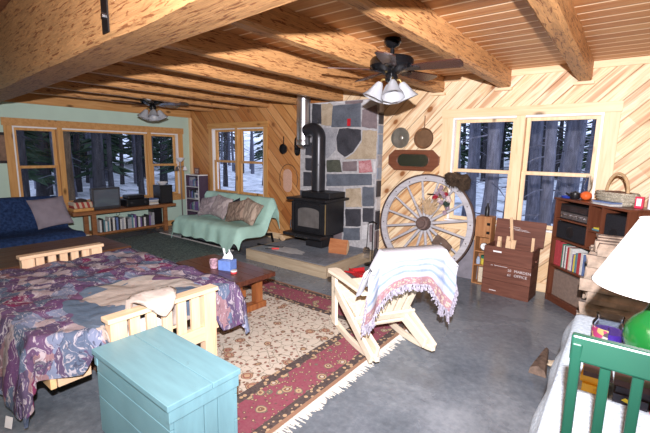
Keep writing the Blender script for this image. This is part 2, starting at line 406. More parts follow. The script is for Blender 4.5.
# -------------------------------------------------------------- windows (local x along the wall, +y outside)
m_glass = glass_mat()
def win(name, units, z0, z1, cas, head, sill, loc, rotz, lab, mh, mv, picture=()):
    t = thing(name, lab, 'window', loc, rotz); t['kind'] = 'structure'
    del t['category']
    a, bb = units[0][0], units[-1][1]
    ho, hz = head
    c = MB().b2(a - ho, bb + ho, -0.028, -0.002, z1, z1 + hz)
    c.build('header_board', mh, t, bevel=.003)
    MB().b2(a - cas, a, -0.024, -0.002, z0 - sill, z1).build('side_casing', mv, t, bevel=.003)
    MB().b2(bb, bb + cas, -0.024, -0.002, z0 - sill, z1).build('side_casing', mv, t, bevel=.003)
    MB().b2(a, bb, -0.024, -0.002, z0 - sill, z0 - 0.02).build('apron', mh, t, bevel=.003)
    MB().b2(a - .02, bb + .02, -0.05, 0.10, z0 - 0.02, z0).build('sill', m_white if mh is not m_trimy else mh, t, bevel=.003)
    # white jambs
    j = MB()
    j.b2(a, a + .022, -0.01, .11, z0, z1).b2(bb - .022, bb, -0.01, .11, z0, z1).b2(a + .022, bb - .022, -0.009, .109, z1 - .022, z1)
    j.build('jamb', m_white, t)
    for k in range(len(units) - 1):
        xm0, xm1 = units[k][1], units[k + 1][0]
        MB().b2(xm0, xm1, -0.02, .11, z0, z1 - .0).build('mullion', mv, t, bevel=.003)
    for k, (u0, u1) in enumerate(units):
        i0 = u0 + (.022 if k == 0 else .004); i1 = u1 - (.022 if k == len(units) - 1 else .004)
        if k in picture:
            s = MB().b2(i0, i0 + .02, .03, .07, z0, z1 - .022).b2(i1 - .02, i1, .03, .07, z0, z1 - .022).b2(i0 + .02, i1 - .02, .031, .069, z0, z0 + .02).b2(i0 + .02, i1 - .02, .031, .069, z1 - .045, z1 - .022)
            sh = s.build('fixed_frame', mv, t)
            MB().b2(i0 + .02, i1 - .02, .048, .052, z0 + .02, z1 - .045).build('pane', m_glass, sh)
            continue
        zm = z0 + (z1 - z0) * 0.49
        for q, (p0, p1, yo) in enumerate(((z0, zm + .02, .02), (zm - .02, z1 - .022, .055))):
            s = MB(); fw = .042
            s.b2(i0, i0 + fw, yo, yo + .03, p0, p1).b2(i1 - fw, i1, yo, yo + .03, p0, p1)
            s.b2(i0 + fw, i1 - fw, yo + .001, yo + .029, p0, p0 + .042).b2(i0 + fw, i1 - fw, yo + .001, yo + .029, p1 - .036, p1)
            sh = s.build('lower_sash' if q == 0 else 'upper_sash', mv, t, bevel=.002)
            MB().b2(i0 + fw, i1 - fw, yo + .013, yo + .017, p0 + .042, p1 - .036).build('pane', m_glass, sh)
    return t
m_trimd = wood('honey_pine_trim', (0.66, 0.37, 0.13), (0.46, 0.21, 0.06), 'x', 0.45, knots=1, scale=0.7)
m_trimdz = wood('honey_pine_upright', (0.66, 0.38, 0.14), (0.48, 0.23, 0.07), 'z', 0.45, knots=1, scale=0.7)
win('window_1', [(W1[0], 1.385), (1.445, W1[1])], W1[2], W1[3], .09, (.12, .10), .11, (0, 0, 0), 0, 'double window with honey pine casing behind the draped sofa', m_trimd, m_trimdz)
win('window_2', [(W2[0], 6.105), (6.195, W2[1])], W2[2], W2[3], .13, (.14, .10), .12, (0, 0, 0), 0, 'double window with pale pine casing behind wagon wheel and crate', m_trim, m_trimz)
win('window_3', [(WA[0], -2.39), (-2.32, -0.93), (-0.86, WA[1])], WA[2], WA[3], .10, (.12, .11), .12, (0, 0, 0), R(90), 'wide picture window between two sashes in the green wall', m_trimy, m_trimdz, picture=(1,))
# header casings run along local x of a rotated object
# ================================================================== OUTSIDE
def snowmat():
    t = NT('snow', 0.8, 0.2); f = t.noise(t.co(), 1.4, 5, 0.7)
    t.base(t.ramp(f, [(0.33, (0.20, 0.21, 0.22)), (0.47, (0.62, 0.66, 0.72)), (0.6, (0.88, 0.90, 0.95))])); return t.m
m_snow = snowmat()
g = MB()
def gz(x, y):
    d = max(max(0, y), max(0, -x))
    return -0.35 + 0.05 * max(0, d - 4) + 0.0016 * max(0, d - 8) ** 2 + 0.12 * noise.noise(Vector((x * .3, y * .3, 0)))
nx, ny = 60, 60
vs = [(-40 + 75 * i / nx, -30 + 75 * j / ny, 0) for i in range(nx + 1) for j in range(ny + 1)]
vs = [(x, y, gz(x, y) if (x < -.3 or y > .3) else -0.35) for x, y, _ in vs]
fs = [(i * (ny + 1) + j, (i + 1) * (ny + 1) + j, (i + 1) * (ny + 1) + j + 1, i * (ny + 1) + j + 1) for i in range(nx) for j in range(ny)]
g.add(vs, fs)
go = g.build('snowy_ground', m_snow, smooth=True); struct(go)
def barkmat(name, c):
    t = NT(name, 0.9, 0.1); f = t.noise(t.scale(t.co(), (9, 9, 1.6)), 2, 4, 0.7, 0.6)
    t.base(t.ramp(f, [(0.3, mul(c, 0.5)), (0.55, c), (0.75, mul(c, 1.6))])); t.bump(f, 0.6, 0.02); return t.m
m_barks = [barkmat('dark_bark', (0.05, 0.048, 0.055)), barkmat('grey_bark', (0.15, 0.155, 0.20)), barkmat('brown_bark', (0.11, 0.075, 0.05))]
m_needle = plain('evergreen_needles', (0.028, 0.055, 0.030), 0.8, var=0.5, scale=3)
rnd = random.Random(7)
def tree(x, y, r, h, bark, kind, lab, grp, seed):
    t = thing('pine_tree' if kind == 'tall' else 'evergreen_tree', lab, 'tree', (x, y, gz(x, y) - .05), 0, grp)
    rr = random.Random(seed)
    lx, ly = rr.uniform(-.02, .02), rr.uniform(-.02, .02)
    pts = [(lx * z + .03 * math.sin(z * 1.3 + seed), ly * z + .03 * math.cos(z * 1.1 + seed), z) for z in [h * k / 9 for k in range(10)]]
    tr = MB().tube(pts, [r * (1.25 if k == 0 else 1.0 - .06 * k) for k in range(10)], 9)
    # dead side branches
    if kind == 'tall':
        for k in range(12):
            z = rr.uniform(.9, min(h, 4.0)); a = rr.uniform(0, 2 * PI); L = rr.uniform(.3, .8)
            d = Vector((math.cos(a), math.sin(a), rr.uniform(-.25, .15)))
            p = Vector((lx * z, ly * z, z)); tr.tube([p, p + d * L * .5, p + d * L + Vector((0, 0, -.08))], [.016, .010, .004], 5)
    tr.build('trunk', bark, t, smooth=True)
    f = MB()
    def spray(p, d, L, wd):
        # a drooping bough: tapering three-sided wedge of needles
        sd = d.cross(Vector((0, 0, 1))).normalized() * wd
        a = p; m1 = p + d * L * .5 - Vector((0, 0, .04 * L)); e = p + d * L - Vector((0, 0, .22 * L))
        f.add([a, m1 + sd, e, m1 - sd, m1 - Vector((0, 0, wd * .7)), m1 + Vector((0, 0, wd * .25))], [(0, 1, 5), (1, 2, 5), (2, 3, 5), (3, 0, 5), (0, 4, 1), (1, 4, 2), (2, 4, 3), (3, 4, 0)])
    if kind == 'tall':
        z0, z1, nb, wmax = h * .62, h, 46, .9
    else:
        z0, z1, nb, wmax = .9, h, 170, 1.1
    for k in range(nb):
        q = rr.random() ** (1.0 if kind == 'tall' else 1.25); z = z0 + (z1 - z0) * q
        a = rr.uniform(0, 2 * PI); L = wmax * (1 - q * .85) * rr.uniform(.5, 1.1)
        d = Vector((math.cos(a), math.sin(a), rr.uniform(-.15, .1)))
        p = Vector((lx * z, ly * z, z)) + d * rr.uniform(0, .25) * L
        spray(p, d, L, L * rr.uniform(.10, .2))
    f.build('foliage', m_needle, t)
    return t
LT = {'B': 'tall straight trunk standing in snow beyond the double window', 'A': 'tall dark trunk standing in snow beyond the picture window'}
LE = {'B': 'dark evergreen filling the woods beyond the pine wall windows', 'A': 'leafy dark evergreen in the woods beyond the green wall'}
n = 0
# beyond the pine wall
placed = []
def okp(x, y, dmin):
    for (a, b_) in placed:
        if (a - x) ** 2 + (b_ - y) ** 2 < dmin * dmin: return False
    placed.append((x, y)); return True
NB = ['slim grey trunk close outside the left pane of the double window', 'grey trunk close behind the middle mullion of the double window', 'thick grey trunk close outside the right pane of the double window', 'grey trunk behind the left part of the right hand pane', 'grey trunk standing further back behind the left pane', 'grey trunk half hidden behind the wagon wheel', 'grey trunk between the two close ones in the right hand pane', 'dark trunk outside the left half of the loveseat window', 'thick dark trunk further back in the loveseat window']
for (x, y, r) in [(5.33, 2.2, .12), (6.10, 2.6, .10), (6.95, 3.2, .25), (6.30, 3.6, .14), (5.25, 4.4, .17), (4.6, 5.0, .15), (6.62, 5.4, .13), (-0.4, 3.0, .16), (-1.9, 5.2, .20)]:
    placed.append((x, y)); tree(x, y, r, 8, m_barks[1], 'tall', NB[n], 'trunks beyond the pine wall windows', 100 + n); n += 1
tries = 0
while n < 46 and tries < 3000:
    tries += 1
    y = rnd.uniform(4.5, 17); px = rnd.choice([rnd.uniform(455, 605), rnd.uniform(455, 605), rnd.uniform(212, 268)])
    d = CM.to_3x3() @ Vector(((px - 325) / F, (216.5 - 160) / F, -1)); tt = (y - CAMY) / d.y; x = CAMX + d.x * tt
    if not okp(x, y, .55): continue
    tree(x, y, rnd.uniform(.06, .16), rnd.uniform(8, 10), m_barks[rnd.choice([0, 1, 1])], 'tall', LT['B'], 'trunks beyond the pine wall windows', 100 + n); n += 1
k = 0; tries = 0
while k < 20 and tries < 3000:
    tries += 1
    y = rnd.uniform(14, 24); px = rnd.choice([rnd.uniform(445, 615), rnd.uniform(445, 615), rnd.uniform(205, 275)])
    d = CM.to_3x3() @ Vector(((px - 325) / F, (216.5 - 160) / F, -1)); tt = (y - CAMY) / d.y; x = CAMX + d.x * tt
    if not okp(x, y, .9): continue
    tree(x, y, .10, rnd.uniform(7, 9), m_barks[0], 'ever', LE['B'], 'evergreens beyond the pine wall windows', 300 + k); k += 1
# beyond the green wall
NA = iter(['dark trunk close outside the left sash of the picture window', 'dark trunk behind the close one in the left sash', 'brown trunk nearest the middle of the picture window', 'thin dark trunk left of the brown one in the picture window', 'thin dark trunk outside the right sash of the picture window', 'thick dark trunk far back behind the left part of the picture window'])
for (y, x, r) in [(-3.45, -2.2, .20), (-3.35, -4.5, .15), (-1.62, -2.0, .16), (-2.2, -3.4, .10), (-.55, -3.0, .10), (-2.55, -6.0, .17)]:
    placed.append((x, y)); tree(x, y, r, 8, m_barks[2 if r == .16 else 0], 'tall', next(NA), 'trunks beyond the picture window', 500 + n); n += 1
k = 0; tries = 0
while k < 22 and tries < 3000:
    tries += 1
    x = rnd.uniform(-4.0, -14); px = rnd.uniform(12, 182)
    d = CM.to_3x3() @ Vector(((px - 325) / F, (216.5 - 160) / F, -1)); tt = (x - CAMX) / d.x; y = CAMY + d.y * tt
    if not okp(x, y, .6): continue
    tree(x, y, rnd.uniform(.07, .16), rnd.uniform(8, 10), m_barks[rnd.choice([0, 0, 1])], 'tall', LT['A'], 'trunks beyond the picture window', 600 + k); k += 1
k = 0; tries = 0
while k < 34 and tries < 3000:
    tries += 1
    x = rnd.uniform(-5.5, -20); px = rnd.uniform(5, 190)
    d = CM.to_3x3() @ Vector(((px - 325) / F, (216.5 - 160) / F, -1)); tt = (x - CAMX) / d.x; y = CAMY + d.y * tt
    if not okp(x, y, 1.0): continue
    tree(x, y, .10, rnd.uniform(6, 8), m_barks[0], 'ever', LE['A'], 'evergreens beyond the picture window', 700 + k); k += 1
# ================================================================== HEARTH, CHIMNEY, STOVE
m_timber = wood('weathered_timber', (0.44, 0.36, 0.25), (0.30, 0.23, 0.15), 'x', 0.7)
m_timbery = wood('weathered_timber_side', (0.44, 0.36, 0.25), (0.30, 0.23, 0.15), 'y', 0.7)
def slate(name, c, c2, sc=3):
    t = NT(name, 0.6, 0.35); f = t.noise(t.co(), sc, 5, 0.7, 0.3); g_ = t.noise(t.co(), sc * 12, 3, 0.7)
    t.base(t.ramp(t.math('ADD', t.math('MULTIPLY', f, .6), t.math('MULTIPLY', g_, .4)), [(0.35, c), (0.65, c2)])); t.bump(g_, 0.35, 0.006); return t.m
m_slate = slate('blue_grey_slate', (0.11, 0.125, 0.15), (0.30, 0.33, 0.38))
m_mortar = plain('pale_mortar', (0.44, 0.43, 0.44), 0.85, var=0.2, scale=30, bump=0.4)
HX0, HX1, HY0, HZ = 3.02, 4.42, -1.23, 0.15
t = thing('hearth', 'low stone topped hearth with weathered timber edging under the wood stove', 'hearth', (0, 0, 0))
MB().b2(HX0 + .04, HX1 - .04, HY0 + .04, -0.01, 0, HZ).build('stone_top', m_slate, t)
MB().b2(HX0, HX1, HY0, HY0 + .039, 0, HZ - .004).build('front_timber', m_timber, t, bevel=.004)
MB().b2(HX1 - .039, HX1, HY0 + .04, -0.01, 0, HZ - .004).build('side_timber', m_timbery, t, bevel=.004)
MB().b2(HX0, HX0 + .039, HY0 + .04, -0.46, 0, HZ - .004).build('side_timber', m_timbery, t, bevel=.004)
MB().blob((3.52, -.93, HZ + .0015), (.30, .13, .003), 3, .3, 18).build('ash_patch', plain('pale_ash', (0.50, 0.50, 0.50), .9, var=.15, scale=14), t)
# chimney face: big stones set in mortar
CX0, CX1, CYF, CZT = 3.08, 4.44, -0.15, 2.4
t = thing('stone_chimney', 'chimney breast faced with large mixed slabs of slate and granite in pale mortar', 'chimney', (0, 0, 0))
MB().b2(CX0, CX1, CYF, -0.001, HZ + .001, 2.21).build('mortar_bed', m_mortar, t)
PAL = {'k': ('black_stone', (0.022, 0.022, 0.028), (0.07, 0.07, 0.085)), 'd': ('dark_slate', (0.07, 0.08, 0.10), (0.16, 0.18, 0.22)),
       'g': ('grey_granite', (0.20, 0.20, 0.22), (0.44, 0.44, 0.47)), 't': ('tan_granite', (0.30, 0.23, 0.15), (0.54, 0.45, 0.34)),
       'p': ('purple_stone', (0.13, 0.10, 0.11), (0.26, 0.21, 0.22)), 'w': ('white_quartz', (0.45, 0.45, 0.47), (0.75, 0.74, 0.74)),
       'r': ('rose_quartz', (0.30, 0.04, 0.06), (0.65, 0.42, 0.42)), 'o': ('olive_stone', (0.03, 0.035, 0.028), (0.12, 0.125, 0.095)), 'b': ('blue_slate', (0.16, 0.20, 0.27), (0.32, 0.38, 0.46))}
PM = {k_: slate(v_[0], v_[1], v_[2], 6) for k_, v_ in PAL.items()}
def px2w(px, py, Y):
    d = CM.to_3x3() @ Vector(((px - 325) / F, (216.5 - py) / F, -1)); tt = (Y - CAMY) / d.y
    return CAMX + d.x * tt, CAMZ + d.z * tt
# each stone: outline measured on the photo, turned into metres on the chimney face
STONES = [
 ('p', [(346, 92), (366, 92), (363, 103), (346, 104)]), ('w', [(331, 92), (345, 91), (345, 104), (330, 101)]), ('w', [(311, 96), (330, 97), (328, 104), (313, 102)]),
 ('k', [(313, 104), (321, 103), (322, 124), (312, 123)]), ('t', [(322, 104), (331, 103), (333, 106), (332, 126), (322, 125)]),
 ('d', [(333, 106), (361, 103), (361, 127), (332, 127)]), ('w', [(364, 99), (376, 98), (377, 104), (366, 109), (362, 105)]), ('p', [(363, 110), (377, 105), (378, 129), (362, 127)]),
 ('g', [(311, 127), (338, 129), (337, 137), (336, 150), (328, 158), (312, 158)]),
 ('k', [(340, 129), (348, 128), (361, 130), (361, 140), (353, 152), (345, 157), (338, 151), (337, 138)]),
 ('t', [(363, 130), (378, 131), (378, 159), (345, 159), (354, 153), (362, 142)]),
 ('k', [(306, 142), (316, 143), (316, 156), (306, 155)]), ('k', [(306, 158), (315, 158), (315, 171), (306, 170)]),
 ('o', [(327, 160), (340, 160), (342, 172), (327, 172)]), ('p', [(343, 162), (357, 161), (357, 171), (343, 171)]), ('r', [(359, 161), (371, 160), (373, 172), (359, 173)]), ('w', [(373, 161), (379, 161), (379, 173), (374, 173)]),
 ('d', [(327, 174), (372, 174), (372, 185), (327, 186)]), ('g', [(374, 175), (380, 175), (380, 184), (374, 184)]),
 ('k', [(304, 172), (315, 172), (315, 186), (304, 186)]),
 ('t', [(346, 189), (361, 188), (362, 207), (346, 207)]), ('g', [(329, 188), (344, 188), (344, 196), (329, 196)]), ('d', [(363, 187), (374, 187), (374, 206), (363, 206)]), ('w', [(376, 186), (381, 186), (381, 205), (376, 205)]),
 ('k', [(346, 209), (361, 209), (361, 226), (346, 226)]), ('k', [(363, 208), (374, 208), (374, 223), (363, 222)]), ('g', [(376, 207), (381, 207), (381, 224), (376, 224)]),
 ('d', [(344, 228), (360, 228), (360, 240), (344, 240)]), ('w', [(362, 225), (368, 225), (368, 239), (362, 239)]), ('p', [(370, 225), (381, 226), (381, 243), (370, 242)]),
 ('d', [(300, 190), (344, 198), (344, 226), (300, 220)]), ('p', [(300, 222), (342, 228), (342, 240), (300, 234)]),
]
for i, (k_, poly) in enumerate(STONES):
    P2 = [px2w(a, b_, CYF) for a, b_ in poly]
    P2 = [(min(max(a, CX0 + .01), CX1 - .01), min(max(b_, HZ + .01), 2.20)) for a, b_ in P2]
    cx_ = sum(a for a, _ in P2) / len(P2); cz_ = sum(b_ for _, b_ in P2) / len(P2)
    # subdivide and roughen the outline a little
    out = []
    for q in range(len(P2)):
        a, b_ = Vector(P2[q]), Vector(P2[(q + 1) % len(P2)])
        for s_ in range(4):
            p = a.lerp(b_, s_ / 4); nn = noise.noise(Vector((p.x * 14, p.y * 14, i))) * .012
            dd = (p - Vector((cx_, cz_))).normalized(); p = p + dd * (nn + .001)
            out.append((p.x, p.y))
    M = T(0, 0, 0) @ RX(PI / 2)      # local (x, y) -> (x, z); extrude along -y
    dep = 0.012 + 0.010 * ((i * 7) % 5) / 5
    MB().prism(out, -CYF - .001, -CYF + dep, M).build('stone', PM[k_], t, bevel=.005)
for i, (k_, z0_, z1_) in enumerate([('p', .17, .42), ('k', .44, .70), ('w', .72, .88), ('k', .90, 1.12), ('b', 1.14, 1.30), ('g', 1.32, 1.46), ('b', 1.48, 1.74), ('b', 1.76, 1.86), ('k', 1.88, 2.02), ('w', 2.04, 2.19)]):
    MB().b2(CX1 - .001, CX1 + .012, -.14, -.02, z0_, z1_).build('side_stone', PM[k_], t, bevel=.004)
MB().b2(3.965, 4.015, -.184, -.172, 1.86, 1.96).build('red_mark', plain('red_ceramic', (0.5, 0.02, 0.03), .4), t)
# wood stove
m_cast = plain('black_cast_iron', (0.018, 0.018, 0.021), 0.42, 0.3, 0.2, spec=.5)
SX, SY = 3.685, -0.42
t = thing('wood_stove', 'black cast iron wood stove with arched glass door standing on the stone hearth', 'stove', (SX, SY, HZ))
b = MB().b2(-.30, .30, -.24, .20, .20, .64); b.b2(.24, .30, -.26, -.24, .20, .64)
b.build('firebox', m_cast, t, bevel=.008)
MB().b2(-.38, .36, -.31, .24, .64, .672).build('top_plate', m_cast, t, bevel=.008)
MB().b2(-.22, .30, -.16, .22, .673, .75).build('top_box', m_cast, t, bevel=.008)
MB().b2(-.15, .15, -.13, .16, 0, .199).build('pedestal', m_cast, t, bevel=.006)
MB().b2(-.36, .34, -.40, -.24, .175, .215).build('ash_lip', m_cast, t, bevel=.006)
d = MB()
# door frame with arched opening
def arch(w_, h_, zc, n=12, rise=.05):
    pts = [(-w_ / 2, zc - h_ / 2), (w_ / 2, zc - h_ / 2), (w_ / 2, zc + h_ / 2 - rise)]
    for q in range(1, n): a = PI * q / n; pts.append((w_ / 2 * math.cos(a), zc + h_ / 2 - rise + rise * math.sin(a)))
    pts.append((-w_ / 2, zc + h_ / 2 - rise)); return pts
outer, inner = arch(.50, .37, .425), arch(.40, .26, .42, rise=.045)
vs = [(a, -.262, z) for a, z in outer] + [(a, -.262, z) for a, z in inner] + [(a, -.235, z) for a, z in outer] + [(a, -.235, z) for a, z in inner]
n_ = len(outer)
fs = []
for q in range(n_):
    r_ = (q + 1) % n_
    fs += [(q, r_, n_ + r_, n_ + q), (q, 2 * n_ + q, 2 * n_ + r_, r_), (n_ + q, n_ + r_, 3 * n_ + r_, 3 * n_ + q), (2 * n_ + q, 3 * n_ + q, 3 * n_ + r_, 2 * n_ + r_)]
d.add(vs, fs); dr = d.build('door', m_cast, t, bevel=.004)
MB().prism(inner, .242, .248, RX(PI / 2)).build('door_glass', plain('smoky_glass', (0.13, 0.12, 0.115), .12, 0, .25, 6, .8), dr)
MB().tube([(-.27, -.26, .36), (-.29, -.30, .36), (-.29, -.31, .30), (-.28, -.31, .26)], .009, 8).build('door_handle', m_iron, dr)
MB().b2(-.30, -.26, -.28, -.24, .22, .62).build('corner_column', m_cast, t, bevel=.01)
MB().b2(.25, .34, -.30, -.24, .22, .63).build('corner_column', m_cast, t, bevel=.01)
MB().b2(.335, .347, -.305, -.295, .24, .62).build('gilt_edge', plain('brass_edge', (.55, .42, .22), .3, .8), t)
MB().b2(-.10, .12, -.43, -.395, .175, .195).build('steel_edge', m_steel, t)

for ch in t.children: ch.scale = (.97, 1, 1.06)
# stovepipe and chrome flue
m_pipe = plain('black_stovepipe', (0.03, 0.03, 0.036), .32, .4, .15, spec=.5)
PX, PY = 3.615, -.37
t = thing('stovepipe', 'matt black stovepipe rising from the wood stove with an elbow at its top', 'stovepipe', (PX, PY, .950))
pts = [(0, 0, 0), (0, 0, .5), (0, 0, .74)]
for q in range(1, 8):
    a = PI / 2 * q / 7; pts.append((-.12 * (1 - math.cos(a)), -.0 * q, .74 + .12 * math.sin(a)))
pts.append((-.16, .01, .86)); pts.append((-.235, .02, .845))
MB().tube(pts, .098, 20).build('pipe', m_pipe, t, smooth=True)
MB().cyl((0, 0, .36), (0, 0, .375), .101, n=20).build('joint_ring', m_pipe, t)
MB().tube([(0, -.02, .95), (0, -.02, 1.01)], .008, 6).build('damper_rod', m_iron, t)
t = thing('chrome_flue', 'shiny chrome flue hanging from the ceiling left of the stone chimney', 'flue', (3.265, -.30, 1.60))
m_chrome = plain('chrome', (0.72, 0.72, 0.76), .32, 1.0, .04)
MB().cyl((0, 0, 0.02), (0, 0, .80), .10, n=24).build('flue_pipe', m_chrome, t, smooth=True)
MB().lathe([(.02, -.06), (.06, -.04), (.104, .0), (.104, .06), (.10, .07)], 24).build('tee_cap', m_chrome, t, smooth=True)
for zz in (.32, .62): MB().lathe([(.10, 0), (.106, .005), (.106, .03), (.10, .035)], 24, (0, 0, zz)).build('band', m_chrome, t, smooth=True)
# firewood on the hearth
m_bark = barkmat('log_bark', (0.17, 0.10, 0.06)); m_split = wood('split_wood', (0.45, 0.19, 0.08), (0.28, 0.09, 0.03), 'x', .7)
def splitlog(L, r, a0=-2.6, a1=.5, mat=None, endm=None, seed=0, n=7):
    """wedge of a round: bark on the arc, split faces inside"""
    b = MB(); k = n
    prof = [(0, 0)] + [(r * math.cos(a0 + (a1 - a0) * q / (k - 1)), r * math.sin(a0 + (a1 - a0) * q / (k - 1))) for q in range(k)]
    N = 7; m = len(prof); vs = []
    for i in range(N):
        x = -L / 2 + L * i / (N - 1)
        for q, (yy, zz) in enumerate(prof):
            w_ = 1 + .10 * noise.noise(Vector((x * 6 + seed, q * .7, seed))); vs.append((x, yy * w_, zz * w_))
    b.add(vs, []); o_ = 0
    for i in range(N - 1):
        for q in range(m):
            b.f.append([i * m + q, i * m + (q + 1) % m, (i + 1) * m + (q + 1) % m, (i + 1) * m + q]); b.mi.append(0 if 1 <= q < m - 1 else 1)
    b.f.append(list(range(m))[::-1]); b.mi.append(2); b.f.append([(N - 1) * m + q for q in range(m)]); b.mi.append(2)
    return b
m_end = plain('log_end', (0.66, 0.46, 0.28), .8, var=.2, scale=25)
m_rawpine = wood('raw_pine_split', (0.70, 0.50, 0.28), (0.50, 0.30, 0.13), 'x', .7)
o = splitlog(.26, .10, .15, 2.9, seed=2).build('firewood_log', [m_bark, m_split, m_end]); o.rotation_euler = (R(180 + 75), 0, R(14)); o.location = (4.16, -.62, HZ + .102)
tag(o, 'split reddish log lying on the hearth right of the stove', 'firewood')
for i, (x, y, rz, rx, L, lab) in enumerate([(3.085, -.40, 85, 200, .30, 'pale split log standing out from the left back end of the hearth'), (2.93, -.20, 80, 160, .28, 'short pale split log on the floor at the sofa end'), (3.20, -.22, 12, 205, .26, 'pale split log on the back of the hearth beside the pine wall')]):
    o = splitlog(L, .09, .2, 2.7, seed=5 + i).build('firewood_log', [m_bark, m_rawpine, m_end])
    o.rotation_euler = (R(rx), 0, R(rz)); o.location = (x, y, (HZ + .09) if x > 3.02 else .09); tag(o, lab, 'firewood', 'kindling logs beside the sofa')
# poker and red handled lighter
t = thing('fire_poker', 'black fire poker lying on the left front of the hearth', 'poker', (3.20, -.93, HZ + .012), R(12))
MB().tube([(-.17, 0, 0), (.16, 0, 0), (.19, .015, 0), (.19, .035, 0)], .007, 8).build('rod', m_iron, t)
MB().tube([(-.22, 0, 0), (-.17, 0, 0)], .012, 8).build('grip', m_iron, t)
t = thing('gas_lighter', 'long red fire lighter with dark tip lying on the hearth', 'lighter', (3.36, -1.02, HZ + .013), R(40))
MB().tube([(-.03, 0, 0), (.02, 0, 0), (.07, .004, 0)], [.011, .013, .010], 10).build('red_handle', plain('red_plastic', (.65, .02, .02), .35), t, smooth=True)
MB().tube([(-.12, 0, 0), (-.03, 0, 0)], .006, 8).build('tip', m_iron, t)
# fireplace tools and the red dustpan
t = thing('fireplace_tool_stand', 'black iron fireplace tool stand with brush and shovel at the hearth corner', 'fireplace tools', (4.53, -.34, 0))
MB().lathe([(.10, 0), (.10, .012), (.03, .02), (.012, .03)], 20).build('base', m_iron, t, smooth=True)
MB().tube([(0, 0, .02), (0, 0, .60)], .008, 8).build('pole', m_iron, t)
MB().tube([(-.07, 0, .57), (0, 0, .60), (.07, 0, .57)], .006, 6).build('hook_bar', m_iron, t)
sh = MB().tube([(-.07, -.01, .56), (-.075, -.02, .22)], .005, 6).build('shovel', m_iron, t)
MB().prism([(-.05, 0), (.05, 0), (.055, .12), (.03, .15), (-.03, .15), (-.055, .12)], 0, .004, T(-.075, -.03, .09) @ RX(R(82))).build('shovel_blade', m_steel, sh)
bm_ = MB().tube([(.07, -.01, .56), (.075, -.02, .25)], .005, 6).build('brush', m_iron, t)
MB().lathe([(.012, .16), (.03, .14), (.045, .02), (.03, 0)], 12, (.075, -.02, .09)).build('bristles', plain('dark_bristles', (.05, .045, .05), .9, var=.4, scale=80), bm_)
t = thing('dustpan', 'red metal dustpan lying on the floor behind the rocking chair', 'dustpan', (4.66, -.80, 0.0), R(150))
pan = MB(); pan.b2(-.14, .14, -.11, .11, 0.0, .006).b2(-.14, -.132, -.11, .11, 0, .05).b2(.132, .14, -.11, .11, 0, .05).b2(-.14, .14, .102, .11, 0, .06)
pan.build('pan', plain('red_enamel', (.50, .025, .03), .35), t)
MB().tube([(0, .11, .04), (0, .24, .07)], .012, 8).build('handle', plain('red_enamel_handle', (.50, .025, .03), .35), t)

# ================================================================== WALL HANGINGS
def frying(name, lab, x, z, r, hl, mat, group=None, depth=.03):
    t = thing(name, lab, 'pan', (x, -.006, z))
    MB().lathe([(0, 0), (r * .86, 0), (r, depth), (r * .97, depth), (r * .83, .005), (0, .005)], 28, M=RX(PI / 2)).build('bowl', mat, t, smooth=True)
    MB().bar((0, -.012, r * .95), (0, -.012, r + hl), .018, .006, (0, 1, 0)).build('handle', mat, t, bevel=.002)
    return t
frying('skillet', 'small black cast iron skillet hanging on the pine wall left of the flue', 2.60, 1.535, .085, .12, m_iron)
t = thing('bread_stick_pan', 'long narrow black cast iron pan hanging beside the chrome flue', 'pan', (2.90, -.004, 1.58))
MB().prism([(.055 * math.cos(a), .15 * (1 if math.sin(a) > 0 else -1) * abs(math.sin(a)) ** .5) for a in [2 * PI * q / 24 for q in range(24)]], 0, .03, RX(PI / 2)).build('pan', m_iron, t, bevel=.004)
for zz in (-.08, 0, .08): MB().blob((0, -.03, zz), (.035, .006, .032), 1, 0, 10).build('cup', m_cast, t, smooth=True)
m_copper = plain('aged_copper', (.32, .19, .11), .38, .7, .2); m_tin = plain('pewter', (.40, .38, .33), .35, .8, .2)
frying('copper_pan', 'brown copper pan hanging by a long handle above the oval mirror', 5.04, 1.69, .132, .15, m_copper)
t = thing('pewter_plate', 'round pewter plate hanging on the pine wall left of the copper pan', 'plate', (4.71, -.004, 1.70))
MB().lathe([(0, .004), (.08, .004), (.092, .014), (.128, .02), (.134, .024), (.124, .026), (.085, .018), (0, .010)], 32, M=RX(PI / 2)).build('plate', m_tin, t, smooth=True)
MB().lathe([(.03, 0), (.036, .006), (.03, .010)], 20, M=T(0, -.01, 0) @ RX(PI / 2)).build('embossed_ring', m_tin, t, smooth=True)
t = thing('wall_mirror', 'small mirror with rounded glass in a pointed wooden frame on the pine wall', 'mirror', (4.90, -.003, 1.41))
m_mfr = wood('reddish_frame', (.20, .075, .04), (.12, .04, .02), 'x', .4)
w2, h2 = .355, .135
outer = [(-w2, 0), (-w2, -.06), (-w2 + .09, -h2), (w2 - .09, -h2), (w2, -.05), (w2, .05), (w2 - .09, h2), (-w2 + .09, h2), (-w2, .06)]
def rrect(w_, h_, r_, n=6):
    pts = []
    for cx_, cy_, a0 in ((w_ - r_, h_ - r_, 0), (-w_ + r_, h_ - r_, 90), (-w_ + r_, -h_ + r_, 180), (w_ - r_, -h_ + r_, 270)):
        for q in range(n + 1): a = R(a0 + 90 * q / n); pts.append((cx_ + r_ * math.cos(a), cy_ + r_ * math.sin(a)))
    return pts
MB().prism(outer, 0, .018, RX(PI / 2)).build('frame', m_mfr, t, bevel=.004)
gm = plain('mirror_glass', (.62, .64, .66), .03, 1.0, .01)
MB().prism(rrect(.215, .078, .075), .019, .022, RX(PI / 2)).build('mirror_glass', gm, t)
ri = MB(); po = rrect(.225, .086, .082); ri.tube([(a, -.02, b_) for a, b_ in po + [po[0]]], .006, 6, cap=False); ri.build('beading', m_mfr, t, smooth=True)
t = thing('snowshoe', 'oval pink woven panel with a bent hoop hanging on the pine wall', 'wall hanging', (2.69, -.012, 1.02))
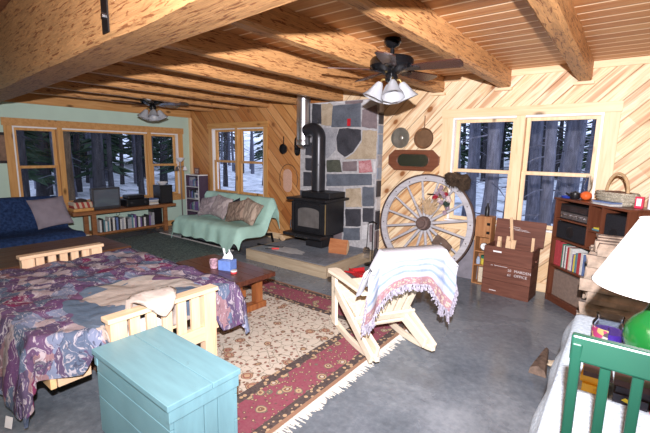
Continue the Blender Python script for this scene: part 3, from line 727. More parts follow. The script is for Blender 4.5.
MB().tube([(.02 + .20 * math.cos(a), -.006, .03 + .24 * math.sin(a)) for a in [R(-30 + 240 * q / 20) for q in range(21)]], .006, 6).build('hoop', m_bark, t, smooth=True)
MB().prism(rrect(.095, .19, .09), 0, .012, RX(PI / 2)).build('woven_panel', plain('pale_pink_weave', (.62, .38, .28), .8, var=.12, scale=60, bump=.4), t, bevel=.003)
t = thing('framed_picture', 'dark framed picture on the green wall at the far left edge', 'picture', (0.003, -3.17, 1.48), R(90))
MB().b2(-.14, .14, -.02, 0, -.22, .22).build('frame', plain('black_frame', (.02, .015, .015), .4), t, bevel=.003)
MB().b2(-.11, .11, -.022, -.0205, -.18, .18).build('print', plain('brown_print', (.20, .12, .08), .5, var=.5, scale=9), t)

# ================================================================== WAGON WHEEL
m_gwood = wood('grey_painted_wood', (.50, .49, .52), (.36, .35, .37), 'x', .75)
m_tyre = plain('rusty_iron_tyre', (.09, .055, .045), .7, .3, .3, 20)
t = thing('wagon_wheel', 'old wagon wheel with grey painted spokes and rusty tyre leaning on the pine wall', 'wheel', (5.18, -.27, .012))
WL = .24; WR = .625
WM = RX(R(-8.5)) @ T(0, 0, WR)     # wheel in local xz plane, leaning back on the wall
def ring(r0, r1, hw, n=64, M=None):
    b = MB(); vs = []
    for q in range(n):
        a = 2 * PI * q / n
        for (r_, yy) in ((r0, -hw), (r1, -hw), (r1, hw), (r0, hw)): vs.append((r_ * math.cos(a), yy, r_ * math.sin(a)))
    fs = [(q * 4 + k_, q * 4 + (k_ + 1) % 4, ((q + 1) % n) * 4 + (k_ + 1) % 4, ((q + 1) % n) * 4 + k_) for q in range(n) for k_ in range(4)]
    return b.add(vs, fs, M)
ring(.605, WR, .024, M=WM).build('iron_tyre', m_tyre, t, smooth=True)
ring(.535, .606, .020, M=WM).build('felloe', m_gwood, t, smooth=True, bevel=.004)
MB().lathe([(0, -.13), (.05, -.13), (.055, -.11), (.075, -.10), (.09, -.04), (.092, .04), (.07, .085), (.0, .085)], 26, M=WM @ RX(PI / 2) @ T(0, 0, 0) @ RX(PI)).build('hub', plain('dark_hub', (.13, .085, .075), .7, 0, .3, 15), t, smooth=True)
MB().lathe([(.0, .085), (.04, .085), (.045, .10), (.035, .115), (0, .115)], 20, M=WM @ RX(PI / 2)).build('hub_cap', m_tyre, t, smooth=True)
for q in range(16):
    a = 2 * PI * (q + .45) / 16; ca, sa = math.cos(a), math.sin(a)
    p = [Vector((.075 * ca, 0, .075 * sa)), Vector((.25 * ca, 0, .25 * sa)), Vector((.54 * ca, 0, .54 * sa))]
    MB().tube([WM @ v_ for v_ in p], [.020, .017, .014], 8).build('spoke', m_gwood, t, smooth=True)
bolts = MB()
for q in range(16):
    a = 2 * PI * (q + .2) / 16; c_ = WM @ Vector((.57 * math.cos(a), -.022, .57 * math.sin(a))); bolts.box(tuple(c_), (.012, .006, .012))
bolts.build('rim_bolts', m_tyre, t)
# things hung on the wheel
m_fur = plain('dark_brown_fur', (.055, .035, .022), .95, var=.5, scale=25)
t = thing('fur_hat', 'dark brown fur hat hung over the upper right of the wagon wheel', 'hat', (5.53, -.125, 1.20))
def furry(mb, c, r, seed, n=900, L=.03):
    rr = random.Random(seed); mb.blob(c, r, seed, .25, 16)
    for q in range(n):
        d = Vector((rr.gauss(0, 1), rr.gauss(0, 1), rr.gauss(0, 1))).normalized()
        p = Vector((c[0] + d.x * r[0] * .95, c[1] + d.y * r[1] * .95, c[2] + d.z * r[2] * .95)); e = p + (d + Vector((0, 0, -.6))) * L * rr.uniform(.6, 1.2)
        s_ = d.cross(Vector((.3, .2, 1))).normalized() * .005
        mb.add([p - s_, p + s_, e], [(0, 1, 2)])
    return mb
furry(MB(), (-.03, 0, .0), (.105, .07, .085), 3).build('crown', m_fur, t)
furry(MB(), (.09, 0, -.03), (.085, .06, .095), 8, 700).build('ear_flap', m_fur, t)
furry(MB(), (-.10, 0, .04), (.045, .045, .04), 9, 300).build('ear_flap', m_fur, t)
t = thing('dried_flower_bouquet', 'dried flower bouquet of mauve, red and pale blooms hung on the wheel', 'flowers', (5.42, -.17, 1.00))
rr = random.Random(4)
st = MB()
for q in range(14):
    a = rr.uniform(-1, 1); st.tube([(0, 0, .12), (a * .06, -.01, .02), (a * .12, -.02, -.10 + abs(a) * .04)], .0022, 4)
st.build('stems', plain('dry_stems', (.22, .17, .10), .8), t)
for nm, col, pts in (('mauve_bloom', (.34, .25, .30), [(-.06, .06), (-.04, .10), (-.09, .02), (.0, .0), (-.03, -.08), (.05, -.14), (.02, -.20), (-.02, .03)]), ('red_bloom', (.30, .015, .03), [(-.10, -.01), (.02, .02), (-.12, -.03)]), ('pale_bloom', (.60, .50, .50), [(.05, -.02), (.06, -.05), (-.06, -.06)]), ('green_leaf', (.03, .05, .04), [(.02, -.09), (.05, -.09), (.04, -.12)])):
    mt = plain(nm, col, .8, var=.3, scale=40)
    for (a, z_) in pts:
        b = MB()
        for q in range(9):
            an = 2 * PI * q / 9; dx_, dz_ = math.cos(an), math.sin(an); L = .032
            b.add([(a, -.03, z_), (a + dx_ * L * .7 - dz_ * .01, -.045, z_ + dz_ * L * .7 + dx_ * .01), (a + dx_ * L, -.035, z_ + dz_ * L), (a + dx_ * L * .7 + dz_ * .01, -.045, z_ + dz_ * L * .7 - dx_ * .01), (a, -.02, z_)], [(0, 1, 2), (0, 2, 3), (4, 2, 1), (4, 3, 2)])
        b.blob((a, -.035, z_), (.014, .012, .014), 1, .2, 8); b.build(nm, mt, t)
t = thing('dried_grass_bunch', 'pale tan bunch of dried grass stuck between the upper wheel spokes', 'dried grass', (5.235, -.20, .80))
b = MB(); rr = random.Random(12)
for q in range(130):
    a = rr.gauss(0, .05); z_ = rr.uniform(-.03, .13); e = (a * 1.5 + rr.gauss(0, .012), rr.uniform(-.03, .01), z_ + .04)
    b.tube([(a * .3, 0, -.05), (a, -.01, z_), e], [.0015, .0018, .0035], 4)
b.build('grass', plain('tan_grass', (.50, .36, .22), .9, var=.2), t)
t = thing('leather_pouch', 'brown leather pouch hung on the lower right spokes of the wheel', 'pouch', (5.46, -.305, .44), 0)
M = RY(R(32)) @ RX(PI / 2)
m_lea = plain('worn_brown_leather', (.13, .085, .065), .65, var=.3, scale=20)
MB().prism([(-.10, -.07), (.12, -.08), (.13, .05), (.02, .07), (-.10, .06)], -.012, .014, M).build('body', m_lea, t, bevel=.008)
MB().prism([(-.10, .0), (.13, -.01), (.13, .055), (.02, .075), (-.10, .065)], .015, .020, M).build('flap', m_lea, t, bevel=.002)
MB().lathe([(0, .02), (.012, .02), (.012, .027), (0, .03)], 10, M=M).build('button', m_steel, t)
t = thing('iron_rod', 'thin black iron rod stuck through the wheel beside the red blooms', 'iron rod', (5.33, -.19, 1.01))
MB().tube([(-.13, 0, -.002), (.14, 0, .0)], .006, 6).build('rod', m_iron, t)
MB().blob((.02, -.0, .0), (.013, .013, .013), 1, 0, 8).build('boss', m_iron, t)
# ================================================================== RUGS
def orient(name, x0, x1, y0, y1, bw):
    """hand knotted rug: cream field of red and brown flowers, crimson border between dark bands"""
    t = NT(name, 0.95, 0.05); x, y, z = t.sep()[0:3]
    dx = t.math('MINIMUM', t.math('SUBTRACT', x, x0), t.math('SUBTRACT', x1, x))
    dy = t.math('MINIMUM', t.math('SUBTRACT', y, y0), t.math('SUBTRACT', y1, y))
    d = t.math('MINIMUM', dx, dy); c = t.co()
    cw = t.vadd(c, t.scale(t.noise(c, 9, 2, col=True), (.05, .05, 0)))
    CR, RED, BR, DK, TAN, GR = (.56, .50, .42), (.24, .07, .06), (.16, .075, .045), (.035, .025, .03), (.45, .31, .18), (.12, .13, .09)
    # big blossoms
    v1 = t.vor(cw, 7.5); c1 = t.vor(cw, 7.5, out='Color')
    bl = t.ramp(v1, [(0, TAN), (.14, RED), (.22, TAN), (.26, BR), (.315, CR)], True)
    v2 = t.vor(cw, 24); leaf = t.ramp(v2, [(0, RED), (.18, BR), (.30, CR)], True)
    vn = t.vor(cw, 13, 'DISTANCE_TO_EDGE'); 
    field = t.mix(t.step(v1, .30, .33), bl, leaf)
    field = t.mix(t.math('MULTIPLY', t.math('LESS_THAN', vn, .025), .7), field, GR)
    q1 = t.vor(cw, 9.5); q2 = t.vor(cw, 30)
    bord = t.ramp(q1, [(0, CR), (.12, BR), (.19, TAN), (.27, GR), (.33, (.23, .035, .075))], True)
    b2 = t.ramp(q2, [(0, TAN), (.2, (.10, .03, .04)), (.33, (.23, .035, .075))], True)
    bord = t.mix(t.step(q1, .32, .35), bord, b2)
    sx = t.math('FRACT', t.math('MULTIPLY', t.math('ADD', x, y), 9)); small = t.mix(t.math('LESS_THAN', t.vor(c, 26), .34), DK, TAN)
    inn = t.math('GREATER_THAN', d, bw); ins = t.math('GREATER_THAN', d, bw - .07); out = t.math('GREATER_THAN', d, .09); edg = t.math('GREATER_THAN', d, .028)
    col = t.mix(edg, (.28, .15, .09), small); col = t.mix(out, col, bord); col = t.mix(ins, col, small); col = t.mix(inn, col, field)
    col = t.mix(t.math('MULTIPLY', t.noise(c, 60, 2), .35), col, (.35, .28, .24))
    t.base(col); t.bump(t.noise(c, 300, 2), .3, .003); return t.m
RX0, RX1, RY0, RY1 = 3.20, 5.78, -3.80, -1.66
t = thing('oriental_rug', 'cream and crimson flowered oriental rug with white fringe on the concrete floor', 'rug', (0, 0, 0))
MB().b2(RX0, RX1, RY0, RY1, .001, .012).build('pile', orient('oriental_rug_pile', RX0, RX1, RY0, RY1, .40), t)
fr = MB(); rr = random.Random(5)
for q in range(300):
    y = RY0 + (RY1 - RY0) * (q + .5) / 300; L = rr.uniform(.035, .085); dyy = rr.uniform(-.018, .018)
    fr.add([(RX1, y - .006, .003), (RX1, y + .006, .003), (RX1 + L, y + dyy + .004, .003), (RX1 + L, y + dyy - .004, .003), (RX1, y, .012), (RX1 + L, y + dyy, .006)], [(0, 3, 5, 4), (1, 4, 5, 2), (2, 5, 3), (0, 4, 1), (0, 1, 2, 3)])
fr.build('fringe', plain('white_fringe', (.50, .48, .43), .95, var=.15, scale=30), t)
o = MB().b2(.50, 2.55, -1.95, -1.10, .001, .010).build('green_rug', plain('dark_green_rug', (.10, .135, .125), .95, var=.7, scale=45))
fg = MB()
for q in range(100): fg.b2(.51 + q * .0204, .523 + q * .0204, -1.099, -1.05 + .008 * (q % 3), .001, .006)
fg.build('white_fringe', plain('rug_fringe', (.55, .53, .50), .9), o)
tag(o, 'dark green rug lying on the floor before the draped sofa', 'rug')
# ================================================================== FUTON BED
m_blond = wood('blond_pine', (.80, .60, .41), (.68, .45, .27), 'y', .45)
m_blondz = wood('blond_pine_upright', (.80, .60, .41), (.68, .45, .27), 'z', .45)
t = thing('futon_bed', 'blond pine futon frame with slatted arms opened flat as a bed', 'bed', (0, 0, 0))
def arm(x, y0, y1, zt, z0, n, sw, tp, top_to=None):
    MB().b2(x - .045, x + .045, y0 - .015, y1 + .015, zt - .028, zt).build('arm_rail', m_blond, t, bevel=.005)
    MB().b2(x - .025, x + .025, y0 + .0, y1 - .0, z0 + .09, z0 + .19).build('lower_rail', m_blond, t, bevel=.004)
    for k_ in range(n):
        y = y0 + .045 + (y1 - y0 - .09) * k_ / (n - 1)
        post = k_ in (0, n - 1)
        w_ = .045 if post else sw / 2
        MB().b2(x - (.032 if post else .014), x + (.032 if post else .014), y - w_, y + w_, 0.014 if post else z0 + .19, zt - .028).build('post' if post else 'slat', m_blondz, t, bevel=.003)
arm(4.975, -3.935, -3.245, .59, .14, 7, .060, 0)
arm(3.28, -3.86, -3.24, .62, .14, 7, .06, 0)
MB().b2(3.32, 4.93, -2.985, -2.955, .24, .33).build('side_rail', wood('blond_rail', (.86, .60, .33), (.72, .44, .19), 'x', .45), t, bevel=.004)
MB().b2(3.32, 4.86, -4.19, -4.16, .24, .33).build('side_rail', wood('blond_rail_b', (.86, .60, .33), (.72, .44, .19), 'x', .45), t, bevel=.004)
MB().b2(4.885, 4.925, -3.21, -2.955, .24, .33).build('end_rail', m_blond, t, bevel=.004)
MB().b2(4.82, 4.86, -4.155, -3.99, .24, .33).build('end_rail', m_blond, t, bevel=.004)
for yy in (-4.0, -3.5, -3.1):
    MB().b2(3.33, 4.87, yy - .04, yy + .04, .331, .35).build('bed_slat', m_blond, t)
o = MB().b2(3.36, 4.86, -3.94, -2.96, .352, .455).build('mattress', fabric('white_mattress', (.66, .64, .62)), bevel=.03)
tag(o, 'white futon mattress under the patchwork comforter, edge showing below it', 'mattress')
def quilt():
    t = NT('patchwork_print', .9, .08); c = t.co()
    cw = t.vadd(c, t.scale(t.noise(c, 5, 3, .6, col=True), (.20, .20, .0)))
    st = t.scale(cw, (9, 13, 4))
    a = t.vor(st, 1.0, out='Color'); sa = t.sep(a)
    P = [(0.0, (.095, .07, .13)), (.17, (.12, .06, .14)), (.31, (.10, .13, .20)), (.45, (.33, .27, .29)), (.56, (.13, .085, .16)), (.68, (.25, .15, .17)), (.75, (.18, .21, .31)), (.87, (.12, .07, .14)), (.95, (.17, .035, .09))]
    small = t.ramp(sa[0], P, True)
    f = t.noise(t.scale(cw, (10, 26, 5)), 1.5, 3, .6, 1.5); small = t.mix(t.math('MULTIPLY', t.step(f, .56, .61), .75), small, (.46, .42, .46))
    f2 = t.noise(t.scale(cw, (24, 9, 5)), 1.3, 3, .6, 1.5); small = t.mix(t.math('MULTIPLY', t.step(f2, .60, .63), .7), small, (.05, .055, .09))
    # big plain patches in the middle of the near half
    big = t.vor(t.vadd(c, t.scale(t.noise(c, 3, 2, col=True), (.10, .10, 0))), 3.6, out='Color'); sb = t.sep(big)
    bigc = t.ramp(sb[1], [(0, (.42, .37, .33)), (.38, (.12, .16, .22)), (.52, (.40, .34, .30)), (.78, (.14, .075, .14)), (.90, (.10, .14, .20))], True)
    bigc = t.mix(t.math('MULTIPLY', t.step(t.vor(c, 9), .16, .10), .5), bigc, (.30, .20, .17))
    x, y, z = t.sep()[0:3]
    dd = t.math('ADD', t.math('POWER', t.math('DIVIDE', t.math('SUBTRACT', x, 4.72), .52), 2.0), t.math('POWER', t.math('DIVIDE', t.math('SUBTRACT', y, -3.60), .42), 2.0))
    dd = t.math('ADD', dd, t.math('MULTIPLY', t.math('SUBTRACT', t.noise(c, 3.5, 2), .5), 1.2))
    col = t.mix(t.math('LESS_THAN', dd, 1.0), small, bigc)
    t.base(col); t.bump(t.noise(c, 9, 4, .6), .5, .03); return t.m
def sm(a, b_, x):
    q = min(1, max(0, (x - a) / (b_ - a))); return q * q * (3 - 2 * q)
def comforter(u, v):
    # flat cloth coordinates, folded over the mattress edges
    b_ = -4.62 + u * (4.62 - 2.62)          # y before folding
    ym, yM = -4.22, -3.0
    xe = 4.905
    if b_ < -3.93: xe = 4.965 - .17 * sm(-3.93, -4.3, b_) * 1.0 if False else 4.965 - .20 * sm(0, .35, -3.93 - b_)
    flap = sm(-3.83, -3.74, b_) * (1 - sm(-3.56, -3.50, b_))
    tail = sm(0, .10, -3.96 - b_); head = sm(-3.24, -3.17, b_)
    over = .13 * (1 - flap) * sm(-3.98, -3.95, b_) * (1 - sm(-3.24, -3.2, b_)) + flap * (.34 - .9 * abs(b_ + 3.64)) + tail * .20 + head * .28
    a = 3.33 + v * (xe + over - 3.33)
    z = .497; x = a; y = b_
    if a > xe:
        e = a - xe
        if flap > .35 and b_ > -3.9:
            # rises over the arm rail then hangs outside
            r1 = .10
            if e < .13: x = xe - .02 + e * .25; z = .497 + .115 * sm(0, .13, e)
            elif e < .235: x = xe + .012 + (e - .13); z = .612
            else: x = xe + .12 + .01 * (e > .26); z = .612 - (e - .235)
        else:
            x = xe + (.028 * sm(0, .08, e) + .05 * sm(.1, .4, e)) * (1 if (b_ < -3.97 or b_ > -3.22) else -.6); z = .497 - e * .97
    if b_ < ym:
        e = ym - b_; y = ym - .03 * sm(0, .08, e) - .04 * sm(.05, .4, e); z = min(z, .497 - e) if a <= xe else z - e * .6
    if b_ > yM:
        e = b_ - yM; y = yM + .03 * sm(0, .08, e) + .03 * sm(.05, .3, e); z = min(z, .497 - e * .9) if a <= xe else z - e * .3
    puff = .020 * noise.noise(Vector((a * 5.0, b_ * 5.0, 1.3))) + .010 * noise.noise(Vector((a * 12, b_ * 12, 4)))
    if z > .47: z += puff + .012 + .012 * abs(math.sin(a * 9)) * abs(math.sin(b_ * 9))
    else:
        x += .035 * noise.noise(Vector((b_ * 9, z * 3, 2))) * (a > xe) ; y += .03 * noise.noise(Vector((a * 7, z * 3, 5))) * (a <= xe)
    return (x, y, max(z, .03))
o = MB().sheet(comforter, 110, 110, .018).build('comforter', quilt(), smooth=True, ang=80)
tag(o, 'purple, slate and beige patchwork comforter spread over the futon bed', 'comforter')
MB().box((4.655, -4.335, .045), (.05, .003, .06), RZ(R(20)) @ RX(R(-12))).build('care_tag', plain('white_tag', (.7, .7, .72), .6, var=.02), o)
# ================================================================== TEAL CHEST
def teal(name, c):
    t = NT(name, .45, .4); f = t.noise(t.scale(t.co(), (2, 12, 2)), 2, 4); s_ = t.noise(t.co(), 18, 4, .7)
    col = t.ramp(f, [(.3, mul(c, .9)), (.7, mul(c, 1.1))]); col = t.mix(t.math('MULTIPLY', t.step(s_, .66, .74), .5), col, (.10, .16, .17)); t.base(col); return t.m
m_teal = teal('teal_paint', (.165, .325, .375)); m_tealk = teal('teal_paint_shadow_gap', (.10, .14, .14))
t = thing('blanket_chest', 'worn teal painted wooden chest with a plank lid at the bed end', 'chest', (5.395, -3.863, 0), R(-1.2))
cw_, cd_, ch_ = .725, .365, .47
b = MB(); h_ = ch_ - .03
for (z0_, z1_) in ((.0, .205), (.209, .34), (.344, h_)):
    MB().b2(-cw_ / 2 + .008, cw_ / 2 - .008, -cd_ / 2 + .008, -cd_ / 2 + .026, z0_, z1_).build('front_board', m_teal, t, bevel=.002)
    MB().b2(-cw_ / 2 + .008, cw_ / 2 - .008, cd_ / 2 - .026, cd_ / 2 - .008, z0_, z1_).build('back_board', m_teal, t, bevel=.002)
for s_ in (-1, 1):
    MB().b2(s_ * (cw_ / 2 - .008), s_ * (cw_ / 2 - .028), -cd_ / 2 + .027, -.012, 0, h_ - .06).build('end_board', m_teal, t, bevel=.002)
    MB().b2(s_ * (cw_ / 2 - .008), s_ * (cw_ / 2 - .028), -.008, .06, 0, h_ - .06).build('end_board', m_teal, t, bevel=.002)
    MB().b2(s_ * (cw_ / 2 - .008), s_ * (cw_ / 2 - .028), .064, cd_ / 2 - .027, 0, h_ - .06).build('end_board', m_teal, t, bevel=.002)
    MB().b2(s_ * (cw_ / 2), s_ * (cw_ / 2 - .028), -cd_ / 2 + .002, cd_ / 2 - .002, h_ - .058, h_).build('end_cleat', m_teal, t, bevel=.002)
lid = MB().b2(-cw_ / 2 - .006, cw_ / 2 + .006, -cd_ / 2 - .006, .028, ch_ - .029, ch_).build('lid', m_teal, t, bevel=.003)
MB().b2(-cw_ / 2 - .006, cw_ / 2 + .006, .0305, cd_ / 2 + .006, ch_ - .029, ch_).build('lid_plank', m_teal, lid, bevel=.003)
# ================================================================== COFFEE TABLE
m_red = wood('red_stained_pine', (.115, .038, .022), (.05, .015, .010), 'x', .28, spec=.5); m_redo = wood('orange_stained_pine', (.30, .11, .035), (.17, .05, .018), 'z', .4)
t = thing('coffee_table', 'low red stained plank coffee table on trestle legs before the hearth', 'table', (4.10, -2.46, 0.0125), R(-2))
L, W, H = .97, .46, .36
for k_ in range(4): MB().b2(-L / 2, L / 2, -W / 2 + k_ * W / 4 + .001, -W / 2 + (k_ + 1) * W / 4 - .001, H - .045, H).build('top_plank', m_red, t, bevel=.003)
for s_ in (-1, 1):
    x = s_ * (L / 2 - .14)
    MB().b2(x - .045, x + .045, -.20, .20, .0, .06).build('foot', m_redo, t, bevel=.006)
    for y in (-.12, .12): MB().b2(x - .035, x + .035, y - .04, y + .04, .061, H - .08).build('leg', m_redo, t, bevel=.004)
    MB().b2(x - .035, x + .035, -.20, .20, H - .079, H - .046).build('batten', m_redo, t, bevel=.004)
MB().b2(-L / 2 + .18, L / 2 - .18, -.02, .02, .12, .19).build('stretcher', m_redo, t, bevel=.004)
TZ = H + .0125
t = thing('tissue_box', 'blue tissue box with a white tissue sticking up on the coffee table', 'tissue box', (4.19, -2.49, TZ), R(18))
MB().b2(-.066, .066, -.056, .056, 0, .095).build('box', plain('blue_carton', (.15, .25, .60), .5, var=.12, scale=30), t, bevel=.002)
b = MB()
def tis(u, v): a = (u - .5) * .11; return (a * (1 - .3 * v) + .012 * math.sin(v * 5), .012 * math.sin(u * 12) * v + .01 * v, .101 + v * (.07 + .03 * math.cos(u * 7)))
b.sheet(tis, 14, 8, .002).build('tissue', plain('white_tissue', (.8, .8, .82), .9, var=.02), t, smooth=True)
t = thing('mug', 'small pink patterned mug behind the tissue box on the coffee table', 'mug', (4.055, -2.545, TZ))
MB().lathe([(.0, 0), (.034, 0), (.038, .01), (.040, .085), (.036, .085), (.034, .012), (0, .010)], 24).build('cup', plain('pink_pattern', (.45, .28, .34), .3, var=.6, scale=45), t, smooth=True)
MB().tube([(-.038, 0, .07), (-.062, 0, .06), (-.062, 0, .03), (-.038, 0, .02)], .006, 8).build('handle', plain('pink_glaze', (.5, .36, .38), .3), t, smooth=True)
t = thing('candle_tin', 'tiny white and red lidded tin on the coffee table by the tissue box', 'tin', (4.33, -2.53, TZ))
MB().lathe([(0, 0), (.030, 0), (.030, .016), (0, .016)], 20).build('tin', plain('red_tin', (.5, .05, .06), .4), t, smooth=True)
MB().lathe([(0, .0165), (.031, .0165), (.031, .026), (0, .028)], 20).build('lid', plain('white_lid', (.7, .7, .68), .4), t, smooth=True)
# ================================================================== BROWN LOW TABLE, BLUE SOFA
m_dkt = wood('dark_brown_pine', (.13, .055, .025), (.06, .022, .012), 'y', .4)
t = thing('low_table', 'dark brown plank table between the blue sofa and the futon bed', 'table', (2.45, -3.50, 0))
for k_ in range(4): MB().b2(-.44 + k_ * .22 + .001, -.22 + k_ * .22 - .001, -.74, .74, .40, .445).build('top_plank', m_dkt, t, bevel=.003)
for sx in (-1, 1):
    for sy in (-1, 1): MB().b2(sx * .36 - .045, sx * .36 + .045, sy * .62 - .045, sy * .62 + .045, 0, .399).build('leg', m_dkt, t, bevel=.004)
    MB().b2(sx * .36 - .015, sx * .36 + .015, -.574, .574, .24, .38).build('apron', wood('red_brown_apron', (.22, .08, .03), (.12, .04, .02), 'y', .5), t)
m_navy = fabric('navy_cover', (.022, .045, .12), .9, .5, 30)
t = thing('blue_sofa', 'navy blue fabric covered futon sofa under the picture window', 'sofa', (0, 0, 0))
def sprof(pts):
    L_ = [0]
    for a, b_ in zip(pts, pts[1:]): L_.append(L_[-1] + math.dist(a, b_))
    def f(s_):
        q = s_ * L_[-1]
        for k_ in range(len(pts) - 1):
            if q <= L_[k_ + 1] + 1e-9:
                w_ = (q - L_[k_]) / (L_[k_ + 1] - L_[k_]); return tuple(p + (r_ - p) * w_ for p, r_ in zip(pts[k_], pts[k_ + 1]))
        return pts[-1]
    return f
def cushion(prof, th, x0, x1, axis, nu=40, nv=40, seed=0, amp=.012):
    """thick soft slab following a profile (depth, height); prof is the top surface"""
    f = sprof(prof)
    def g(u, v):
        d_, z_ = f(v); a = x0 + (x1 - x0) * u
        e = (1 - abs(2 * u - 1) ** 10)
        z_ = z_ - .03 * (1 - e) + amp * noise.noise(Vector((a * 4 + seed, v * 5, seed)))
        return (d_, a, z_) if axis == 'y' else (a, d_, z_)
    return MB().sheet(g, nu, nv, th)
cushion([(1.32, .20), (1.34, .30), (1.30, .36), (1.20, .385), (.85, .37), (.74, .385), (.70, .43), (.56, .68), (.50, .78), (.44, .81), (.38, .78)], .13, -4.9, -2.60, 'y', 46, 44, 3).build('futon_cushion', m_navy, t, smooth=True, ang=75)
fr_ = MB().b2(.45, 1.20, -4.85, -2.64, .13, .20)
fr_.build('seat_frame', m_dkt, t, bevel=.005)
for y in (-4.8, -2.70):
    MB().b2(.50, .58, y - .03, y + .03, 0, .129).build('leg', m_dkt, t); MB().b2(1.05, 1.13, y - .03, y + .03, 0, .129).build('leg', m_dkt, t)
o = MB().pillow(.44, .46, .12, M=T(.78, -2.82, .605) @ RZ(R(4)) @ RY(R(61)) @ RZ(R(4))).build('throw_pillow', fabric('mauve_grey_cloth', (.26, .23, .27), .9, .15), smooth=True)
tag(o, 'mauve grey square pillow leaning on the navy sofa back', 'pillow')
# ================================================================== DRAPED LOVESEAT
m_mint = fabric('mint_throw_cloth', (.40, .62, .53), .9, .08, 8)
t = thing('loveseat', 'small futon loveseat hidden under a mint green throw beside the hearth', 'sofa', (0, 0, 0))
m_metal = plain('black_metal_frame', (.02, .02, .022), .4, .5)
LX0, LX1 = 1.24, 2.80
cushion([(-1.16, .33), (-1.10, .37), (-.78, .35), (-.70, .36), (-.66, .42), (-.52, .70), (-.46, .74)], .12, LX0 + .03, LX1 - .03, 'x', 30, 30, 5).build('cushion', fabric('grey_futon', (.25, .25, .25)), t, smooth=True, ang=75)
for x in (LX0 + .06, LX1 - .06):
    MB().tube([(x, -1.10, .22), (x, -.75, .20), (x, -.42, .56), (x, -.40, .70)], .018, 8).build('side_frame', m_metal, t, smooth=True)
    MB().tube([(x, -1.12, 0.03), (x, -1.08, .20), (x, -.95, .21)], .018, 8).build('leg', m_metal, t, smooth=True)
    MB().tube([(x, -.40, 0.0), (x, -.45, .20), (x, -.60, .21)], .018, 8).build('leg', m_metal, t, smooth=True)
MB().tube([(LX0 + .06, -1.12, .06), (LX1 - .06, -1.12, .06)], .014, 8).build('front_bar', m_metal, t, smooth=True)
pf = sprof([(-.40, .45), (-.42, .70), (-.455, .775), (-.50, .775), (-.55, .72), (-.67, .47), (-.73, .40), (-.82, .385), (-1.10, .405), (-1.18, .385), (-1.215, .33), (-1.23, .13)])
def throw(u, v):
    x = LX0 - .06 + (LX1 - LX0 + .14) * u
    d_, z_ = pf(v)
    if v > .86:
        k_ = (v - .86) / .14
        hem = .0 + .008 * math.sin(u * 17) + .008 * math.sin(u * 41 + 1) - .10 * math.exp(-((u - .86) / .06) ** 2) + .14 * sm(.91, 1, u)
        z_ = z_ + hem * k_; d_ = d_ - .010 * k_ * (1 + math.sin(u * 34 + .6)) - .07 * k_ * math.exp(-((u - .87) / .08) ** 2)
    # sides fall away
    if u < .05: z_ -= .10 * (1 - u / .05) ** 2 * (v > .3)
    if u > .95: z_ -= .16 * ((u - .95) / .05) ** 1.5
    z_ += .012 * noise.noise(Vector((x * 5, v * 9, 2))); d_ += .012 * noise.noise(Vector((x * 7, v * 6, 7)))
    return (x, d_, z_)
o = MB().sheet(throw, 90, 60, -.008).build('throw_blanket', m_mint, smooth=True, ang=80)
tag(o, 'mint green throw draped over the loveseat with a corner hanging in front', 'blanket')
def stripes(name, a, b_, fr_):
    t = NT(name, .9, .08); f = t.noise(t.scale(t.co(), fr_), 1.2, 3, .5, .4)
    t.base(t.ramp(f, [(.40, a), (.5, b_), (.6, mul(a, 1.25))])); t.bump(t.noise(t.co(), 200), .3, .002); return t.m
PIL = [(1.50, .56, .40, 12, stripes('taupe_leaf_print', (.34, .29, .30), (.24, .20, .22), (7, 7, 7)), 'taupe mottled pillow at the left end of the draped loveseat'),
       (1.86, .58, .44, -8, stripes('pale_taupe_print', (.42, .36, .35), (.28, .23, .24), (9, 9, 5)), 'pale taupe pillow with soft print, second from the left on the loveseat'),
       (2.30, .56, .42, 14, stripes('brown_stripe', (.30, .22, .17), (.14, .10, .08), (14, 5, 5)), 'brown striped pillow leaning in front of the dark one on the loveseat'),
       (2.56, .57, .44, -14, stripes('tan_stripe', (.42, .33, .26), (.24, .18, .14), (18, 4, 4)), 'tan striped pillow at the right end of the draped loveseat')]
for i, (x, z, s_, a, mt, lab) in enumerate(PIL):
    o = MB().pillow(s_, s_ * .86, .12, M=T(0, 0, 0) @ RX(R(62)) @ RZ(R(a)), seed=i).build('pillow', mt, smooth=True, loc=(x, -.74 - .05 * (i == 2), z - .005)); tag(o, lab, 'pillow', 'pillows on the draped loveseat')
o = MB().pillow(.30, .30, .10, M=RX(R(58)) @ RZ(R(35)), seed=9).build('pillow', fabric('charcoal_cloth', (.03, .03, .04)), smooth=True, loc=(2.09, -.665, .56)); tag(o, 'small charcoal pillow between the taupe and the brown ones', 'pillow', 'pillows on the draped loveseat')
